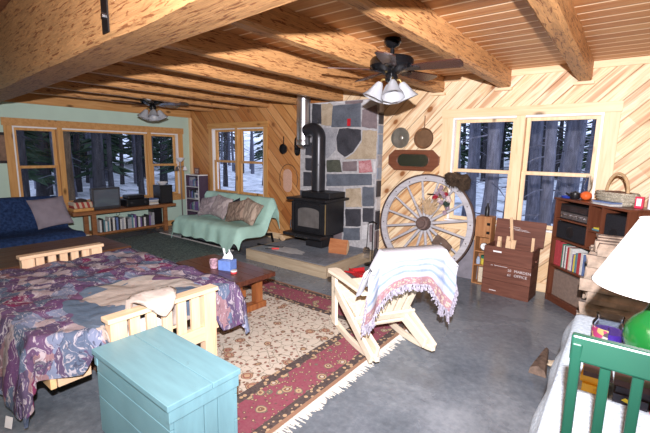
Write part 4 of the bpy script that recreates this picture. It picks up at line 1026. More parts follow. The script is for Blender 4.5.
# ================================================================== ROCKING CHAIR
m_cream = wood('cream_painted_pine', (.78, .71, .58), (.70, .60, .45), 'x', .5)
t = thing('rocking_chair', 'unpainted slatted wooden rocking chair facing the stove', 'chair', (5.615, -2.15, .0125), math.atan2(.53, -.85))
def arcpts(n=14):
    out = []
    for q in range(n + 1):
        x = .36 - (.36 + .50) * q / n; out.append((x, 0.0 + .30 * (x + .02) ** 2))
    return out
for s_ in (-1, 1):
    y = s_ * .255
    b = MB(); pts = arcpts()
    low = [(x, z) for x, z in pts]; up = [(x, z + (.045 if -.46 < x < .34 else .02)) for x, z in pts]
    b.prism(low + up[::-1], -.017, .017, T(0, y, 0) @ RX(PI / 2)); b.build('rocker', m_cream, t, bevel=.003)
    MB().bar((.28, y * 1.0 - s_ * .035, .315), (-.44, y * 1.0 - s_ * .035, .105), .028, .085).build('seat_rail', m_cream, t, bevel=.004)
    MB().bar((.21, y + s_ * .032, .045), (.23, y + s_ * .032, .485), .028, .085, (1, 0, 0)).build('front_leg', m_cream, t, bevel=.004)
    MB().bar((.21, y + s_ * .032, .36), (-.47, y + s_ * .032, .075), .028, .078).build('rear_leg', m_cream, t, bevel=.004)
    a0, a1 = Vector((.45, y + s_ * .03, .502)), Vector((-.30, y + s_ * .03, .488))
    b = MB(); M = T(0, 0, .488) @ RY(R(-1))
    b.prism([(.29, y + s_ * .075), (.24, y + s_ * .095), (.0, y + s_ * .07), (-.32, y + s_ * .05), (-.32, y - s_ * .005), (.24, y - s_ * .035), (.29, y - s_ * .01)][::s_], 0, .024, M); b.build('arm_rest', m_cream, t, bevel=.006)
for k_ in range(6):
    x = .29 - k_ * .085; z = .37 - k_ * .0245; MB().box((x, 0, z), (.078, .50, .018), RY(R(-16))).build('seat_slat', m_cream, t, bevel=.003)
BD = Vector((-.385, 0, .66)).normalized(); B0 = Vector((-.15, 0, .235))
for k_ in range(6):
    y = -.205 + .082 * k_; p = B0 + Vector((0, y, 0)); L = .70 if k_ not in (0, 5) else .68
    MB().bar(tuple(p), tuple(p + BD * L), .062, .018, (1, 0, .6)).build('back_slat', m_cream, t, bevel=.003)
BN = Vector((-BD.z, 0, BD.x)); BN = BN if BN.x < 0 else -BN
for s0, w_ in ((.015, .07), (-.06, .03)):
    c_ = B0 + BD * s0 + BN * .022
    MB().bar((c_.x, -.29, c_.z), (c_.x, .29, c_.z), .02, w_, tuple(BD)).build('back_crossbar', m_cream, t, bevel=.003)
c_ = B0 + BD * .60 + BN * .022
MB().bar((c_.x, -.28, c_.z), (c_.x, .28, c_.z), .02, .07, tuple(BD)).build('back_crossbar', m_cream, t, bevel=.003)
MB().bar((.27, -.24, .30), (.27, .24, .30), .022, .08, (0, 0, 1)).build('front_apron', m_cream, t, bevel=.003)
for ch in t.children: ch.scale = (1, .9, 1)
# woven blanket over the back
def blanketmat():
    t = NT('woven_blanket_cloth', .95, .05); a = t.n('ShaderNodeAttribute'); a.attribute_name = 'UVMap'; 
    uv = t.n('ShaderNodeUVMap').outputs[0]; s_ = t.sep(uv); v = s_[1]; u = s_[0]
    w_ = t.math('ADD', v, t.math('MULTIPLY', t.noise(t.scale(t.co(), (4, 4, 4)), 2), .03))
    col = t.ramp(w_, [(0, (.40, .42, .47)), (.46, (.50, .50, .54)), (.52, (.46, .47, .51)), (.57, (.24, .30, .43)), (.61, (.46, .47, .52)), (.66, (.20, .27, .42)), (.70, (.44, .46, .51)), (.76, (.18, .25, .40)), (.80, (.44, .46, .51)), (.86, (.36, .38, .44)), (.872, (.32, .18, .20)), (1.0, (.30, .17, .19))])
    pat = t.math('MULTIPLY', t.step(t.vor(t.scale(uv, (30, 26, 1)), 1.0), .42, .30), t.math('GREATER_THAN', v, .875))
    col = t.mix(pat, col, (.46, .38, .30)); col = t.mix(t.math('MULTIPLY', t.step(t.noise(t.co(), 45, 2), .55, .62), .25), col, (.40, .44, .56))
    t.base(col); t.bump(t.noise(t.co(), 120, 2), .5, .003); return t.m
BT = B0 + BD * .70
def blank(u, v):
    y = (u - .5) * .80
    side = max(0, abs(y) - .27)
    # v 0 front hem .. .42 top .. 1 back hem
    vt = .45
    back = (.225 + .13 * sm(.15, .30, abs(y)) + .02 * math.sin(u * 9)) 
    if y < 0: back *= .98
    if v < vt:
        s_ = (vt - v) / vt * .36; p = BT - BD * s_ - BN * .03 + Vector((-.0, 0, 0))
    else:
        s_ = (v - vt) / (1 - vt) * back; p = BT - BD * s_ * .62 + BN * (.04 + .03 * sm(0, .2, s_)) + Vector((-.10 * s_ , 0, -.42 * s_))
    k_ = abs(v - vt)
    if k_ < .06: p = p + BD * .028 * (1 - (k_ / .06) ** 2)
    yy = y
    if side > 0:
        yy = math.copysign(.27 + side * (.62 + .25 * (v > vt)), y); p = p - Vector((0, 0, side * (.85 if v > .3 else .5)))
        p = p + BN * .12 * side
    p = p + BN * .014 * math.sin(u * 26 + v * 3) * (1 if v > vt else -1) * min(1, k_ * 5) * (1 if side > 0 else .35)
    return (p.x, yy, p.z)
b = MB().sheet(blank, 60, 60, .006)
bl = thing('striped_blanket', 'pale blue and white woven blanket with tasselled hem over the rocker back', 'blanket', tuple(t.location), t.rotation_euler[2])
bo_ = b.build('cloth', blanketmat(), bl, smooth=True, ang=80)
uvl = bo_.data.uv_layers.new(name='UVMap')
vi = {}
nV = 61
for poly in bo_.data.polygons:
    for li in poly.loop_indices:
        k_ = bo_.data.loops[li].vertex_index // 2; uvl.data[li].uv = ((k_ // nV) / 60, (k_ % nV) / 60)
m_tas = plain('blanket_tassel_yarn', (.30, .28, .34), .95, var=.5, scale=60)
ts = MB(); rr = random.Random(2)
for q in range(150):
    u = (q + .5) / 150; p = Vector(blank(u, 1.0)); L = rr.uniform(.035, .055) + .03 * (abs(u - .5) > .36)
    ts.tube([p, p + Vector((rr.uniform(-.012, .012), rr.uniform(-.01, .01), -L * .5)), p + Vector((rr.uniform(-.018, .018), rr.uniform(-.016, .016), -L))], [.005, .004, .006], 5)
for q in range(60):
    vv = .62 + .38 * q / 60
    for u in (0.0, 1.0):
        p = Vector(blank(u, vv)); L = rr.uniform(.03, .05); ts.tube([p, p + Vector((rr.uniform(-.012, .012), (.3 if u > .5 else -.3) * L, -L))], [.005, .006], 5)
ts.build('tassels', m_tas, bl)
for ch in bl.children: ch.scale = (1, .9, 1)
# ================================================================== TV BENCH AND ITS THINGS
m_ben = wood('bench_wood', (.34, .15, .06), (.19, .075, .03), 'y', .45)
BY0, BY1, BZ = -2.43, -.68, .50
t = thing('tv_bench', 'long red brown slab bench with a lower shelf under the picture window', 'bench', (0, 0, 0))
b = MB(); n_ = 20; pl = []
for q in range(n_ + 1):
    y = BY0 + (BY1 - BY0) * q / n_; pl.append((.46 + .018 * noise.noise(Vector((y * 3, 0, 1))), y))
pl += [(.06, BY1), (.06, BY0)]
b.prism(pl, BZ - .05, BZ); b.build('top_slab', m_ben, t, bevel=.004)
MB().b2(.09, .42, -2.10, -.86, .10, .135).build('lower_shelf', m_ben, t, bevel=.004)
for y in (-2.12, -.88):
    for x in (.10, .40): MB().b2(x - .03, x + .03, y - .035, y + .035, 0, BZ - .051).build('leg', m_ben, t, bevel=.004)
t = thing('television', 'grey bulky television with dark glass screen on the slab bench', 'television', (.26, -1.86, BZ), 0)
m_tv = plain('charcoal_plastic', (.045, .045, .05), .4)
MB().b2(-.02, .06, -.225, .225, .008, .355).build('front_housing', m_tv, t, bevel=.008)
b = MB(); b.add([(-.02, -.2, .03), (-.02, .2, .03), (-.02, .2, .34), (-.02, -.2, .34), (-.19, -.12, .05), (-.19, .12, .05), (-.19, .12, .26), (-.19, -.12, .26)], [(0, 1, 2, 3), (4, 7, 6, 5), (0, 4, 5, 1), (1, 5, 6, 2), (2, 6, 7, 3), (3, 7, 4, 0)]); b.build('tube_housing', m_tv, t, bevel=.006)
def scr(u, v): return (.062 + .010 * (1 - (2 * u - 1) ** 2) * (1 - (2 * v - 1) ** 2), -.195 + .39 * u, .05 + .275 * v)
MB().sheet(scr, 12, 10, .004).build('screen', plain('screen_glass', (.10, .12, .15), .08, spec=.8, var=.03), t, smooth=True)
MB().b2(.03, .055, -.18, .18, 0, .008).build('stand', m_tv, t)
m_blk = plain('black_plastic', (.012, .012, .014), .35)
t = thing('stereo_receiver', 'low black stereo player between the television and the speaker on the bench', 'stereo', (.23, -1.36, BZ))
MB().b2(-.13, .15, -.20, .20, .008, .13).build('body', m_blk, t, bevel=.005)
MB().b2(-.10, .12, -.16, .14, .131, .20).build('turntable_lid', m_blk, t, bevel=.02)
for y in (-.12, .12): MB().cyl((.15, y, .07), (.165, y, .07), .02, n=12).build('knob', m_tv, t)
MB().b2(-.10, .10, -.1, .12, 0, .007).build('foot', m_tv, t)
m_pap = [plain('paper_%s' % k_, c_, .7, var=.15, scale=40) for k_, c_ in (('white', (.6, .6, .58)), ('blue', (.12, .18, .36)), ('red', (.38, .05, .06)), ('black', (.03, .03, .035)), ('grey', (.32, .33, .36)), ('purple', (.16, .10, .26)), ('cream', (.55, .48, .36)), ('teal', (.10, .22, .26)), ('yellow', (.60, .48, .06)), ('green', (.03, .16, .10)))]
PCN = ['white', 'blue', 'red', 'black', 'grey', 'purple', 'cream', 'teal', 'yellow', 'green']
for i in range(5):
    o = MB().b2(-.09, .10, -.11 + .01 * (i % 2), .11 - .008 * (i % 3), 0, .020).build('magazine', m_pap[[0, 6, 4, 0, 1][i]], bevel=.001, loc=(.22, -1.055, BZ + .0205 * i), rotz=R(-4 + 3 * i))
    tag(o, ['white papers at the bottom of the pile left of the bench speaker', 'cream papers second from the bottom of the bench pile', 'grey magazine in the middle of the bench pile', 'white magazine just under the top of the bench pile', 'blue topped magazine on the pile between stereo and speaker'][i], 'magazine', 'papers piled on the bench')
t = thing('speaker', 'black upright speaker at the right end of the slab bench', 'speaker', (.22, -.80, BZ))
MB().b2(-.12, .13, -.125, .125, 0, .34).build('cabinet', m_blk, t, bevel=.005)
MB().b2(.131, .140, -.11, .11, .02, .32).build('grille', plain('black_grille', (.02, .02, .022), .95, var=.5, scale=120), t, bevel=.003)
t = thing('white_dish', 'white dish on top of the black bench speaker', 'dish', (.22, -.80, BZ + .341))
MB().lathe([(0, 0), (.05, 0), (.10, .05), (.095, .052), (.045, .006), (0, .006)], 24).build('dish', plain('white_china', (.85, .85, .88), .2, var=.01), t, smooth=True)
t = thing('striped_basket', 'wide tan basket with red and cream bands left of the television', 'basket', (.24, -2.23, BZ))
def bandm():
    q = NT('banded_basket', .8); s_ = q.sep(); f = q.math('FRACT', q.math('MULTIPLY', q.math('ADD', s_[1], q.math('MULTIPLY', s_[2], .25)), 13))
    q.base(q.mix(q.math('GREATER_THAN', f, .5), (.36, .06, .05), (.55, .45, .32))); return q.m
MB().b2(-.12, .12, -.15, .15, 0, .05).build('rim_base', m_trimd, t, bevel=.01)
MB().b2(-.11, .11, -.14, .14, .051, .15).build('woven_band', bandm(), t, bevel=.015)
MB().lathe([(.0, 0), (.10, 0), (.08, .03), (.02, .05), (0, .05)], 16, (0, 0, .151)).build('dark_lid', plain('dark_weave', (.05, .035, .03), .8), t)
# shelf full of tapes and books
rr = random.Random(11)
y = -2.03; i = 0
while y < -1.10:
    w_ = rr.uniform(.022, .042); h_ = rr.uniform(.16, .23); k_ = rr.choice([0, 0, 3, 3, 4, 1, 5, 0, 3, 4, 7])
    o = MB().b2(-.07, .07, -w_ / 2 + .001, w_ / 2 - .001, 0, h_).build('video_case', m_pap[k_], loc=(.32, y + w_ / 2, .1355), bevel=.001)
    tag(o, '%s case, number %s from the left on the bench shelf' % (PCN[k_], ['one', 'two', 'three', 'four', 'five', 'six', 'seven', 'eight', 'nine', 'ten', 'eleven', 'twelve', 'thirteen', 'fourteen', 'fifteen', 'sixteen', 'seventeen', 'eighteen', 'nineteen', 'twenty', 'twenty one', 'twenty two', 'twenty three', 'twenty four', 'twenty five', 'twenty six', 'twenty seven', 'twenty eight', 'twenty nine', 'thirty', 'thirty one', 'thirty two', 'thirty three', 'thirty four', 'thirty five', 'thirty six', 'thirty seven', 'thirty eight', 'thirty nine', 'forty'][i]), 'video case', 'cases on the bench shelf')
    y += w_; i += 1
o = MB().b2(-.10, .08, -.085, .085, 0, .29).build('black_box', m_blk, loc=(.28, -1.00, .1355), bevel=.004); tag(o, 'tall black box at the right end of the bench shelf', 'box')
t = thing('wire_trivet', 'small pale wire holder standing on the cases of the bench shelf', 'wire holder', (.33, -1.70, .367))
for s_ in (-1, 1): MB().tube([(0, 0, 0), (0, s_ * .03, .03), (0, s_ * .02, .07), (0, s_ * .05, .10)], .003, 5).build('wire', m_steel, t)
for i, (w_, k_) in enumerate(((.24, 0), (.25, 4), (.23, 6))):
    o = MB().b2(-.10, .10, -w_ / 2, w_ / 2, 0, .045).build('paper_stack', m_pap[k_], loc=(.36, -2.36 + .01 * i, .002 + .046 * i), rotz=R(3 * i), bevel=.002)
    tag(o, ['white paper stack on the floor by the blue sofa', 'grey paper stack between two others by the blue sofa', 'cream paper stack on top of the pile by the blue sofa'][i], 'papers', 'papers beside the blue sofa')
t = thing('black_shoes', 'dark bundle with a white strap on the floor right of the bench', 'bag', (.30, -.58, 0))
MB().blob((0, 0, .07), (.12, .09, .069), 3, .3, 14).build('bag', m_blk, t, smooth=True)
MB().tube([(.05, -.08, .10), (.12, -.03, .13), (.11, .05, .11)], .012, 8).build('strap', m_white, t, smooth=True)
# ================================================================== FLOOR LAMP, WHITE BOOKSHELF
t = thing('floor_lamp', 'slim grey floor lamp with one bowl shade and two small side spots', 'lamp', (.36, -.49, 0))
m_lg = plain('grey_metal', (.22, .20, .19), .35, .7)
MB().lathe([(0, 0), (.13, 0), (.13, .015), (.03, .03), (.012, .05)], 24).build('base', m_lg, t, smooth=True)
MB().cyl((0, 0, .03), (0, 0, 1.30), .011, n=10).build('pole', m_lg, t, smooth=True)
m_sh = plain('frosted_white_shade', (.80, .82, .86), .4, var=.02)
MB().lathe([(.02, 1.27), (.035, 1.28), (.085, 1.345), (.08, 1.345), (.03, 1.285), (.0, 1.28)], 20).build('bowl_shade', m_sh, t, smooth=True)
for s_ in (-1, 1):
    a = MB().tube([(0, 0, 1.16), (.01, s_ * .05, 1.19), (.01, s_ * .08, 1.17)], .006, 6).build('side_arm', m_lg, t)
    MB().lathe([(.012, .0), (.02, -.01), (.042, -.075), (.038, -.075), (.015, -.012), (0, -.01)], 14, (.01, s_ * .085, 1.18)).build('side_shade', m_sh if s_ > 0 else m_lg, a, smooth=True)
t = thing('bookshelf', 'narrow white bookshelf with dark back in the corner beside the loveseat', 'bookshelf', (.36, -.15, 0))
b = MB(); BW, BD_, BH = .44, .22, 1.00
m_pb = plain('purple_brown_panel', (.07, .045, .075), .6)
for s_ in (-1, 1):
    sp_ = MB().b2(s_ * BW / 2, s_ * (BW / 2 - .016), -BD_ / 2 + .007, BD_ / 2, 0, BH).build('side_panel', m_pb, t); MB().b2(s_ * BW / 2, s_ * (BW / 2 - .018), -BD_ / 2, -BD_ / 2 + .006, 0, BH).build('white_edge', m_white, sp_)
MB().b2(-BW / 2, BW / 2, -BD_ / 2, BD_ / 2, BH + .0005, BH + .018).build('top', m_white, t)
MB().b2(-BW / 2 + .019, BW / 2 - .019, BD_ / 2 - .012, BD_ / 2, 0, BH - .001).build('back_panel', plain('purple_brown_back', (.07, .045, .075), .6), t)
for z in (.05, .29, .53, .77): MB().b2(-BW / 2 + .019, BW / 2 - .019, -BD_ / 2 + .004, BD_ / 2 - .013, z, z + .010).build('shelf', m_white, t)
i = 0
NUM = ['leftmost', 'second', 'third', 'fourth', 'fifth', 'sixth', 'seventh', 'eighth', 'ninth', 'tenth', 'eleventh', 'twelfth', 'thirteenth', 'fourteenth']
for z, nm in ((.786, 'top'), (.546, 'second'), (.306, 'third')):
    x = -.19; k2 = 0
    while x < .12:
        w_ = rr.uniform(.02, .045); h_ = rr.uniform(.10, .17); k_ = rr.choice([5, 5, 1, 3, 4, 7])
        o = MB().b2(-w_ / 2 + .001, w_ / 2 - .001, -.06, .06, 0, h_).build('book', m_pap[k_], loc=(.36 + x + w_ / 2, -.14, z + .0005), bevel=.001)
        tag(o, '%s book, %s from the left on the %s shelf of the white bookshelf' % (PCN[k_], NUM[k2], nm), 'book', 'books on the white bookshelf'); x += w_; i += 1; k2 += 1
t = thing('photo_frame', 'white framed small photo standing on the white bookshelf front', 'photo frame', (.48, -.235, .547), 0)
MB().box((0, 0, .055), (.13, .012, .11)).build('frame', m_white, t, bevel=.002); MB().box((0, -.0075, .055), (.08, .002, .065)).build('photo', plain('photo_dark', (.12, .14, .2), .4, var=.5, scale=30), t)
t = thing('photo_frame', 'brown framed photo standing on top of the white bookshelf', 'photo frame', (.40, -.16, 1.019), 0)
MB().box((0, 0, .065), (.16, .014, .13)).build('frame', m_mfr, t, bevel=.002); MB().box((0, -.0085, .065), (.11, .002, .085)).build('photo', plain('photo_faces', (.32, .24, .2), .4, var=.6, scale=28), t)
# ================================================================== CEILING FANS
m_fanb = plain('black_fan_metal', (.012, .012, .014), .22, .4, spec=.6); m_blade = wood('dark_walnut_blade', (.075, .025, .018), (.03, .012, .010), 'x', .25, spec=.5)
def frost():
    q = NT('frosted_tulip_glass', .25, .5); q.base((.74, .76, .80)); q.b.inputs['Transmission Weight'].default_value = .55; q.b.inputs['Roughness'].default_value = .35; return q.m
m_frost = frost(); m_brass = plain('brass', (.55, .38, .14), .3, .9)
def make_fan(loc, rz, lab, s_=1.0, ztop=.07):
    t = thing('ceiling_fan', lab, 'ceiling fan', loc, rz)
    MB().lathe([(.0, ztop), (.065, ztop), (.072, ztop - .03), (.05, ztop - .06), (.018, ztop - .075), (.018, -.09), (0, -.09)], 28).build('canopy', m_fanb, t, smooth=True)
    MB().lathe([(.0, -.06), (.09, -.065), (.165, -.08), (.178, -.10), (.178, -.14), (.15, -.17), (.08, -.19), (.06, -.205), (0, -.205)], 32).build('motor_housing', m_fanb, t, smooth=True)
    MB().lathe([(0, -.20), (.045, -.20), (.055, -.23), (.05, -.255), (.025, -.27), (0, -.27)], 24).build('switch_housing', m_fanb, t, smooth=True)
    for k_ in range(5):
        a = 2 * PI * k_ / 5; M = RZ(a)
        b = MB(); w0, w1 = .055, .075; p = [(.19, -w0), (.30, -w0 - .008), (.53, -w1), (.565, -w1 + .02), (.575, 0), (.565, w1 - .02), (.53, w1), (.30, w0 + .008), (.19, w0)]
        b.prism(p, -.004, .004, M @ T(0, 0, -.168) @ RX(R(-12)))
        bl_ = b.build('blade', m_blade, t)
        MB().prism([(.10, -.02), (.20, -.04), (.24, -.02), (.24, .02), (.20, .04), (.10, .02)], -.010, -.005, M @ T(0, 0, -.168) @ RX(R(-12))).build('blade_iron', m_fanb, bl_)
    for k_ in range(4):
        a = 2 * PI * (k_ + .35) / 4; d = Vector((math.cos(a), math.sin(a), 0))
        MB().tube([d * .03 + Vector((0, 0, -.25)), d * .07 + Vector((0, 0, -.245)), d * .09 + Vector((0, 0, -.275))], .010, 8).build('light_arm', m_brass, t, smooth=True)
        M = T(*(d * .088 + Vector((0, 0, -.27)))) @ RZ(a) @ RY(R(-24))
        n_ = 24; pr = [(.022, 0), (.034, -.02), (.048, -.055), (.068, -.105), (.092, -.142)]; b = MB(); vs = []
        for q, (r_, z_) in enumerate(pr):
            for k2 in range(n_):
                rr_ = r_ * (1 + (.05 * math.cos(k2 * PI * 2 / 3) if q > 2 else 0)); vs.append((rr_ * math.cos(2 * PI * k2 / n_), rr_ * math.sin(2 * PI * k2 / n_), z_))
        for q, (r_, z_) in list(enumerate(pr))[::-1]:
            for k2 in range(n_):
                rr_ = (r_ - .004) * (1 + (.05 * math.cos(k2 * PI * 2 / 3) if q > 2 else 0)); vs.append((rr_ * math.cos(2 * PI * k2 / n_), rr_ * math.sin(2 * PI * k2 / n_), z_))
        m_ = len(pr) * 2
        b.add(vs, [(q * n_ + k2, q * n_ + (k2 + 1) % n_, (q + 1) * n_ + (k2 + 1) % n_, (q + 1) * n_ + k2) for q in range(m_ - 1) for k2 in range(n_)], M)
        b.build('glass_shade', m_frost, t, smooth=True, ang=80)
    MB().tube([(.03, .02, -.26), (.03, .02, -.42)], .0015, 5).build('pull_chain', m_brass, t)
    return t
make_fan((5.50, -1.81, 2.345), R(5), 'black ceiling fan with dark blades and frosted tulip shades near the stove chimney', ztop=.074)
make_fan((1.08, -1.40, 2.375), R(35), 'black ceiling fan with tulip shades high over the far sitting corner', ztop=.044)
# ================================================================== CRATE AND NARROW SHELF BY THE WINDOW
m_crate = wood('worn_brown_crate', (.17, .065, .042), (.09, .03, .019), 'x', .6); m_crz = wood('worn_brown_crate_side', (.15, .06, .037), (.08, .028, .017), 'y', .6)
t = thing('wooden_crate', 'worn red brown wooden crate with stencilled front and lid standing open', 'crate', (6.245, -.31, 0), R(-4))
cw_, cd_, ch_ = .48, .30, .53
for k_, (z0_, z1_) in enumerate(((0.0, .16), (.163, .35), (.353, ch_))):
    f = MB().b2(-cw_ / 2, cw_ / 2, -cd_ / 2, -cd_ / 2 + .018, z0_, z1_).build('front_board', m_crate, t, bevel=.002)
    MB().b2(-cw_ / 2, cw_ / 2, cd_ / 2 - .018, cd_ / 2, z0_, z1_).build('back_board', m_crate, t, bevel=.002)
    for s_ in (-1, 1): MB().b2(s_ * cw_ / 2, s_ * (cw_ / 2 - .018), -cd_ / 2 + .019, cd_ / 2 - .019, z0_, z1_ - .002).build('side_board', m_crz, t, bevel=.002)
    if k_ == 1: fmid = f
MB().b2(-cw_ / 2 + .019, cw_ / 2 - .019, -cd_ / 2 + .019, cd_ / 2 - .019, .0, .015).build('bottom', m_crate, t)
MB().b2(-cw_ / 2 + .0, cw_ / 2 + .0, -cd_ / 2 - .012, -cd_ / 2 - .001, .46, .50).build('top_batten', m_crate, t, bevel=.002)
MB().b2(cw_ / 2 + .001, cw_ / 2 + .02, -.04, .04, .40, .42).build('side_handle', m_crate, t, bevel=.003)
lid = MB().box((.01, cd_ / 2 + .034, ch_ + .125), (cw_ + .03, .016, .27), RX(R(-8))).build('lid', m_crate, t, bevel=.002)
m_ink = plain('white_stencil', (.60, .56, .56), .7, var=.15, scale=60)
FM = T(0, -cd_ / 2 - .0005, 0) @ RX(PI / 2)
b = MB(); text_mb(b, '20', .038, FM @ T(.015, .285, 0)); text_mb(b, '61', .038, FM @ T(.015, .235, 0)); text_mb(b, 'MARDEN', .040, FM @ T(.080, .285, 0)); text_mb(b, 'OFFICE', .040, FM @ T(.080, .238, 0))
text_mb(b, 'no. 14', .022, FM @ T(-.16, .318, 0)); b.box((-.05, -cd_ / 2 - .001, .325), (.12, .002, .004))
b.build('stencil_lettering', m_ink, fmid)
MB().box((-.10, -cd_ / 2 - .0135, .482), (.085, .003, .016)).build('paper_label', m_white, t)
MB().box((-.12, -cd_ / 2 - .0015, .045), (.07, .003, .008)).build('scuff', m_ink, t)
sc = MB(); 
for (x, z, L) in ((.0, .17, .20), (.04, .155, .16), (-.03, .19, .10)): sc.box((x, cd_ / 2 + .024 + 0 * z, ch_ + z - .01), (L, .0015, .0035), RY(R(4)) @ RX(R(-8)))
sc.build('lid_scratches', m_ink, lid)
m_stick = wood('pale_kindling', (.72, .52, .34), (.55, .36, .2), 'z', .7)
SL = ['short pale kindling stick, leftmost in the crate', 'pale kindling stick second from the left in the crate', 'tallest of the pale kindling sticks at the left of the crate', 'pale kindling stick fourth from the left in the crate', 'low pale kindling stick just left of the long leaning batten', 'long pale batten leaning out of the crate towards its lid', 'thin pale batten beside the long leaning one in the crate', 'short pale stick at the right edge of the crate']
for i, (x, h_, w_, lean) in enumerate([(-.17, .57, .035, .04), (-.125, .61, .04, -.02), (-.08, .63, .035, .03), (-.035, .60, .045, .05), (.005, .59, .03, -.03), (.05, .83, .030, -.10), (.085, .70, .022, -.12), (.20, .65, .028, .0)]):
    y = .02 * ((i * 3) % 4 - 1.5)
    wp = Vector((6.245, -.31, 0)) + RZ(R(-4)) @ Vector((x, y, 0))
    o = MB().bar((0, 0, .018), (lean, .03 if i in (5, 6) else 0, h_), w_, w_ * .6, (0, 1, 0)).build('kindling_stick', m_stick, loc=tuple(wp), bevel=.002); tag(o, SL[i], 'kindling', 'sticks in the open crate')
m_box = wood('old_pine_box', (.42, .21, .09), (.27, .11, .04), 'z', .55)
t = thing('narrow_shelf_box', 'narrow upright pine box with open compartments left of the crate', 'shelf box', (5.905, -.13, 0), R(-3))
w_, d_, h_ = .175, .16, .80
for s_ in (-1, 1): MB().b2(s_ * w_ / 2, s_ * (w_ / 2 - .014), -d_ / 2, d_ / 2, 0, h_).build('side', m_box, t, bevel=.002)
MB().b2(-w_ / 2 + .0145, w_ / 2 - .0145, d_ / 2 - .012, d_ / 2, 0, h_).build('back', m_box, t)
for z in (.0, .22, .385, .565, h_ - .012): MB().b2(-w_ / 2 + .0145, w_ / 2 - .0145, -d_ / 2, d_ / 2 - .0125, z, z + .014).build('shelf', m_box, t)
MB().b2(-w_ / 2 + .015, w_ / 2 - .015, -d_ / 2 + .001, -d_ / 2 + .010, .58, h_ - .013).build('upper_door', m_box, t)
for z in (.62, .72): MB().box((w_ / 2 - .03, -d_ / 2 - .002, z), (.035, .005, .03)).build('hinge', m_iron, t)
t = thing('alarm_clock', 'small round white faced clock in the narrow shelf box', 'clock', (5.925, -.165, .452), R(-3))
MB().lathe([(0, 0), (.042, 0), (.045, .01), (.045, .03), (0, .03)], 24, M=T(0, 0, 0) @ RX(PI / 2)).build('case', m_steel, t, smooth=True)
MB().lathe([(0, .0305), (.038, .0305), (.038, .032), (0, .032)], 24, M=RX(PI / 2)).build('dial', m_white, t)
MB().box((0, -.034, .010), (.004, .002, .024)).build('hand', m_blk, t); MB().box((.008, -.034, 0), (.02, .002, .004)).build('hand', m_blk, t)
MB().b2(-.02, .02, -.03, 0, -.052, -.043).build('foot', m_steel, t)
t = thing('green_tin', 'green and yellow tin in the lower compartment of the narrow shelf box', 'tin', (5.93, -.14, .235))
MB().cyl((0, 0, 0), (0, 0, .07), .045, n=20).build('body', m_pap[8], t, smooth=True); MB().cyl((0, 0, .0705), (0, 0, .10), .046, n=20).build('lid', m_pap[9], t, smooth=True)
t = thing('glass_jar', 'small clear jar left of the green tin in the narrow shelf box', 'jar', (5.865, -.17, .235))
MB().lathe([(0, 0), (.022, 0), (.024, .05), (.015, .07), (.015, .085), (0, .085)], 14).build('jar', plain('blue_glass', (.35, .42, .55), .1, spec=.7), t, smooth=True)
o = MB().b2(-.05, .05, -.03, .03, 0, .18).build('folded_paper', m_pap[6], loc=(5.925, -.13, .0145), bevel=.002); tag(o, 'cream folded paper standing in the bottom of the narrow shelf box', 'paper')
o = MB().lathe([(0, 0), (.026, 0), (.026, .10), (.012, .12), (.012, .15), (0, .15)], 16).build('black_bottle', m_blk, smooth=True, loc=(5.91, -.13, .801)); tag(o, 'small black bottle standing on top of the narrow shelf box', 'bottle')
o = MB().b2(-.12, .12, -.012, .012, 0, .48).build('grey_board', plain('grey_board', (.20, .19, .22), .6, var=.2), loc=(5.72, -.06, .11), bevel=.002); o.rotation_euler = (R(-5), 0, 0)
o.location = (5.72, -.075, 0.0); tag(o, 'grey board standing on the floor behind the lower right of the wheel', 'board')
# ================================================================== BOOKCASE
TH = -.8355
BX, BY = 6.592, -.235
m_bc = wood('red_brown_laminate', (.155, .052, .027), (.085, .026, .013), 'x', .35, spec=.4); m_bcz = wood('red_brown_laminate_up', (.155, .052, .027), (.085, .026, .013), 'z', .35, spec=.4)
t = thing('bookcase', 'red brown bookcase standing across the corner right of the window', 'bookcase', (BX, BY, 0), TH)
W, D, H = .89, .29, 1.085
def P5(nm, x0, x1, y0, y1, z0, z1, m=None): return MB().b2(x0, x1, y0, y1, z0, z1).build(nm, m or m_bc, t, bevel=.0015)
P5('side_panel', 0, .02, 0, D, 0, H - .0205, m_bcz); P5('side_panel', W - .02, W, 0, D, 0, H - .0205, m_bcz); P5('top', -.01, W + .01, -.01, D, H - .02, H)
P5('back_panel', .0205, W - .0205, D - .008, D, .0, H - .021)
for z in (.05, .375, .66): P5('shelf', .0205, W - .0205, .004, D - .009, z, z + .018)
P5('divider', .60, .618, .004, D - .009, .679, H - .0205, m_bcz); P5('divider', .45, .465, .006, D - .009, .679, H - .0205, m_bcz); P5('shelf', .0205, .445, .006, D - .009, .865, .88); P5('shelf', .4655, .5995, .006, D - .009, .83, .842)
P5('plinth', .0205, W - .0205, .01, .025, 0, .049)
def inbc(x, y, z): v_ = RZ(TH) @ Vector((x, y, 0)); return (BX + v_.x, BY + v_.y, z)
t = thing('stereo_radio', 'silver trimmed black radio on the upper left shelf of the bookcase', 'radio', inbc(.24, .13, .881), TH)
MB().b2(-.19, .19, -.10, .10, 0, .15).build('body', m_blk, t, bevel=.003)
MB().b2(-.18, .18, -.103, -.1005, .01, .07).build('silver_panel', plain('brushed_silver', (.16, .14, .14), .35, .5), t)
MB().b2(-.17, .17, -.1028, -.1005, .085, .135).build('dial_glass', plain('dark_dial', (.03, .02, .02), .1), t)
for k_ in range(9): MB().cyl((-.155 + k_ * .036, -.114, .038 + .006 * (k_ % 2)), (-.155 + k_ * .036, -.1035, .038 + .006 * (k_ % 2)), .010 if k_ % 3 else .014, n=10).build('knob', m_steel, t)
m_gr = plain('speaker_grille_cloth', (.012, .012, .016), .95, var=.6, scale=150)
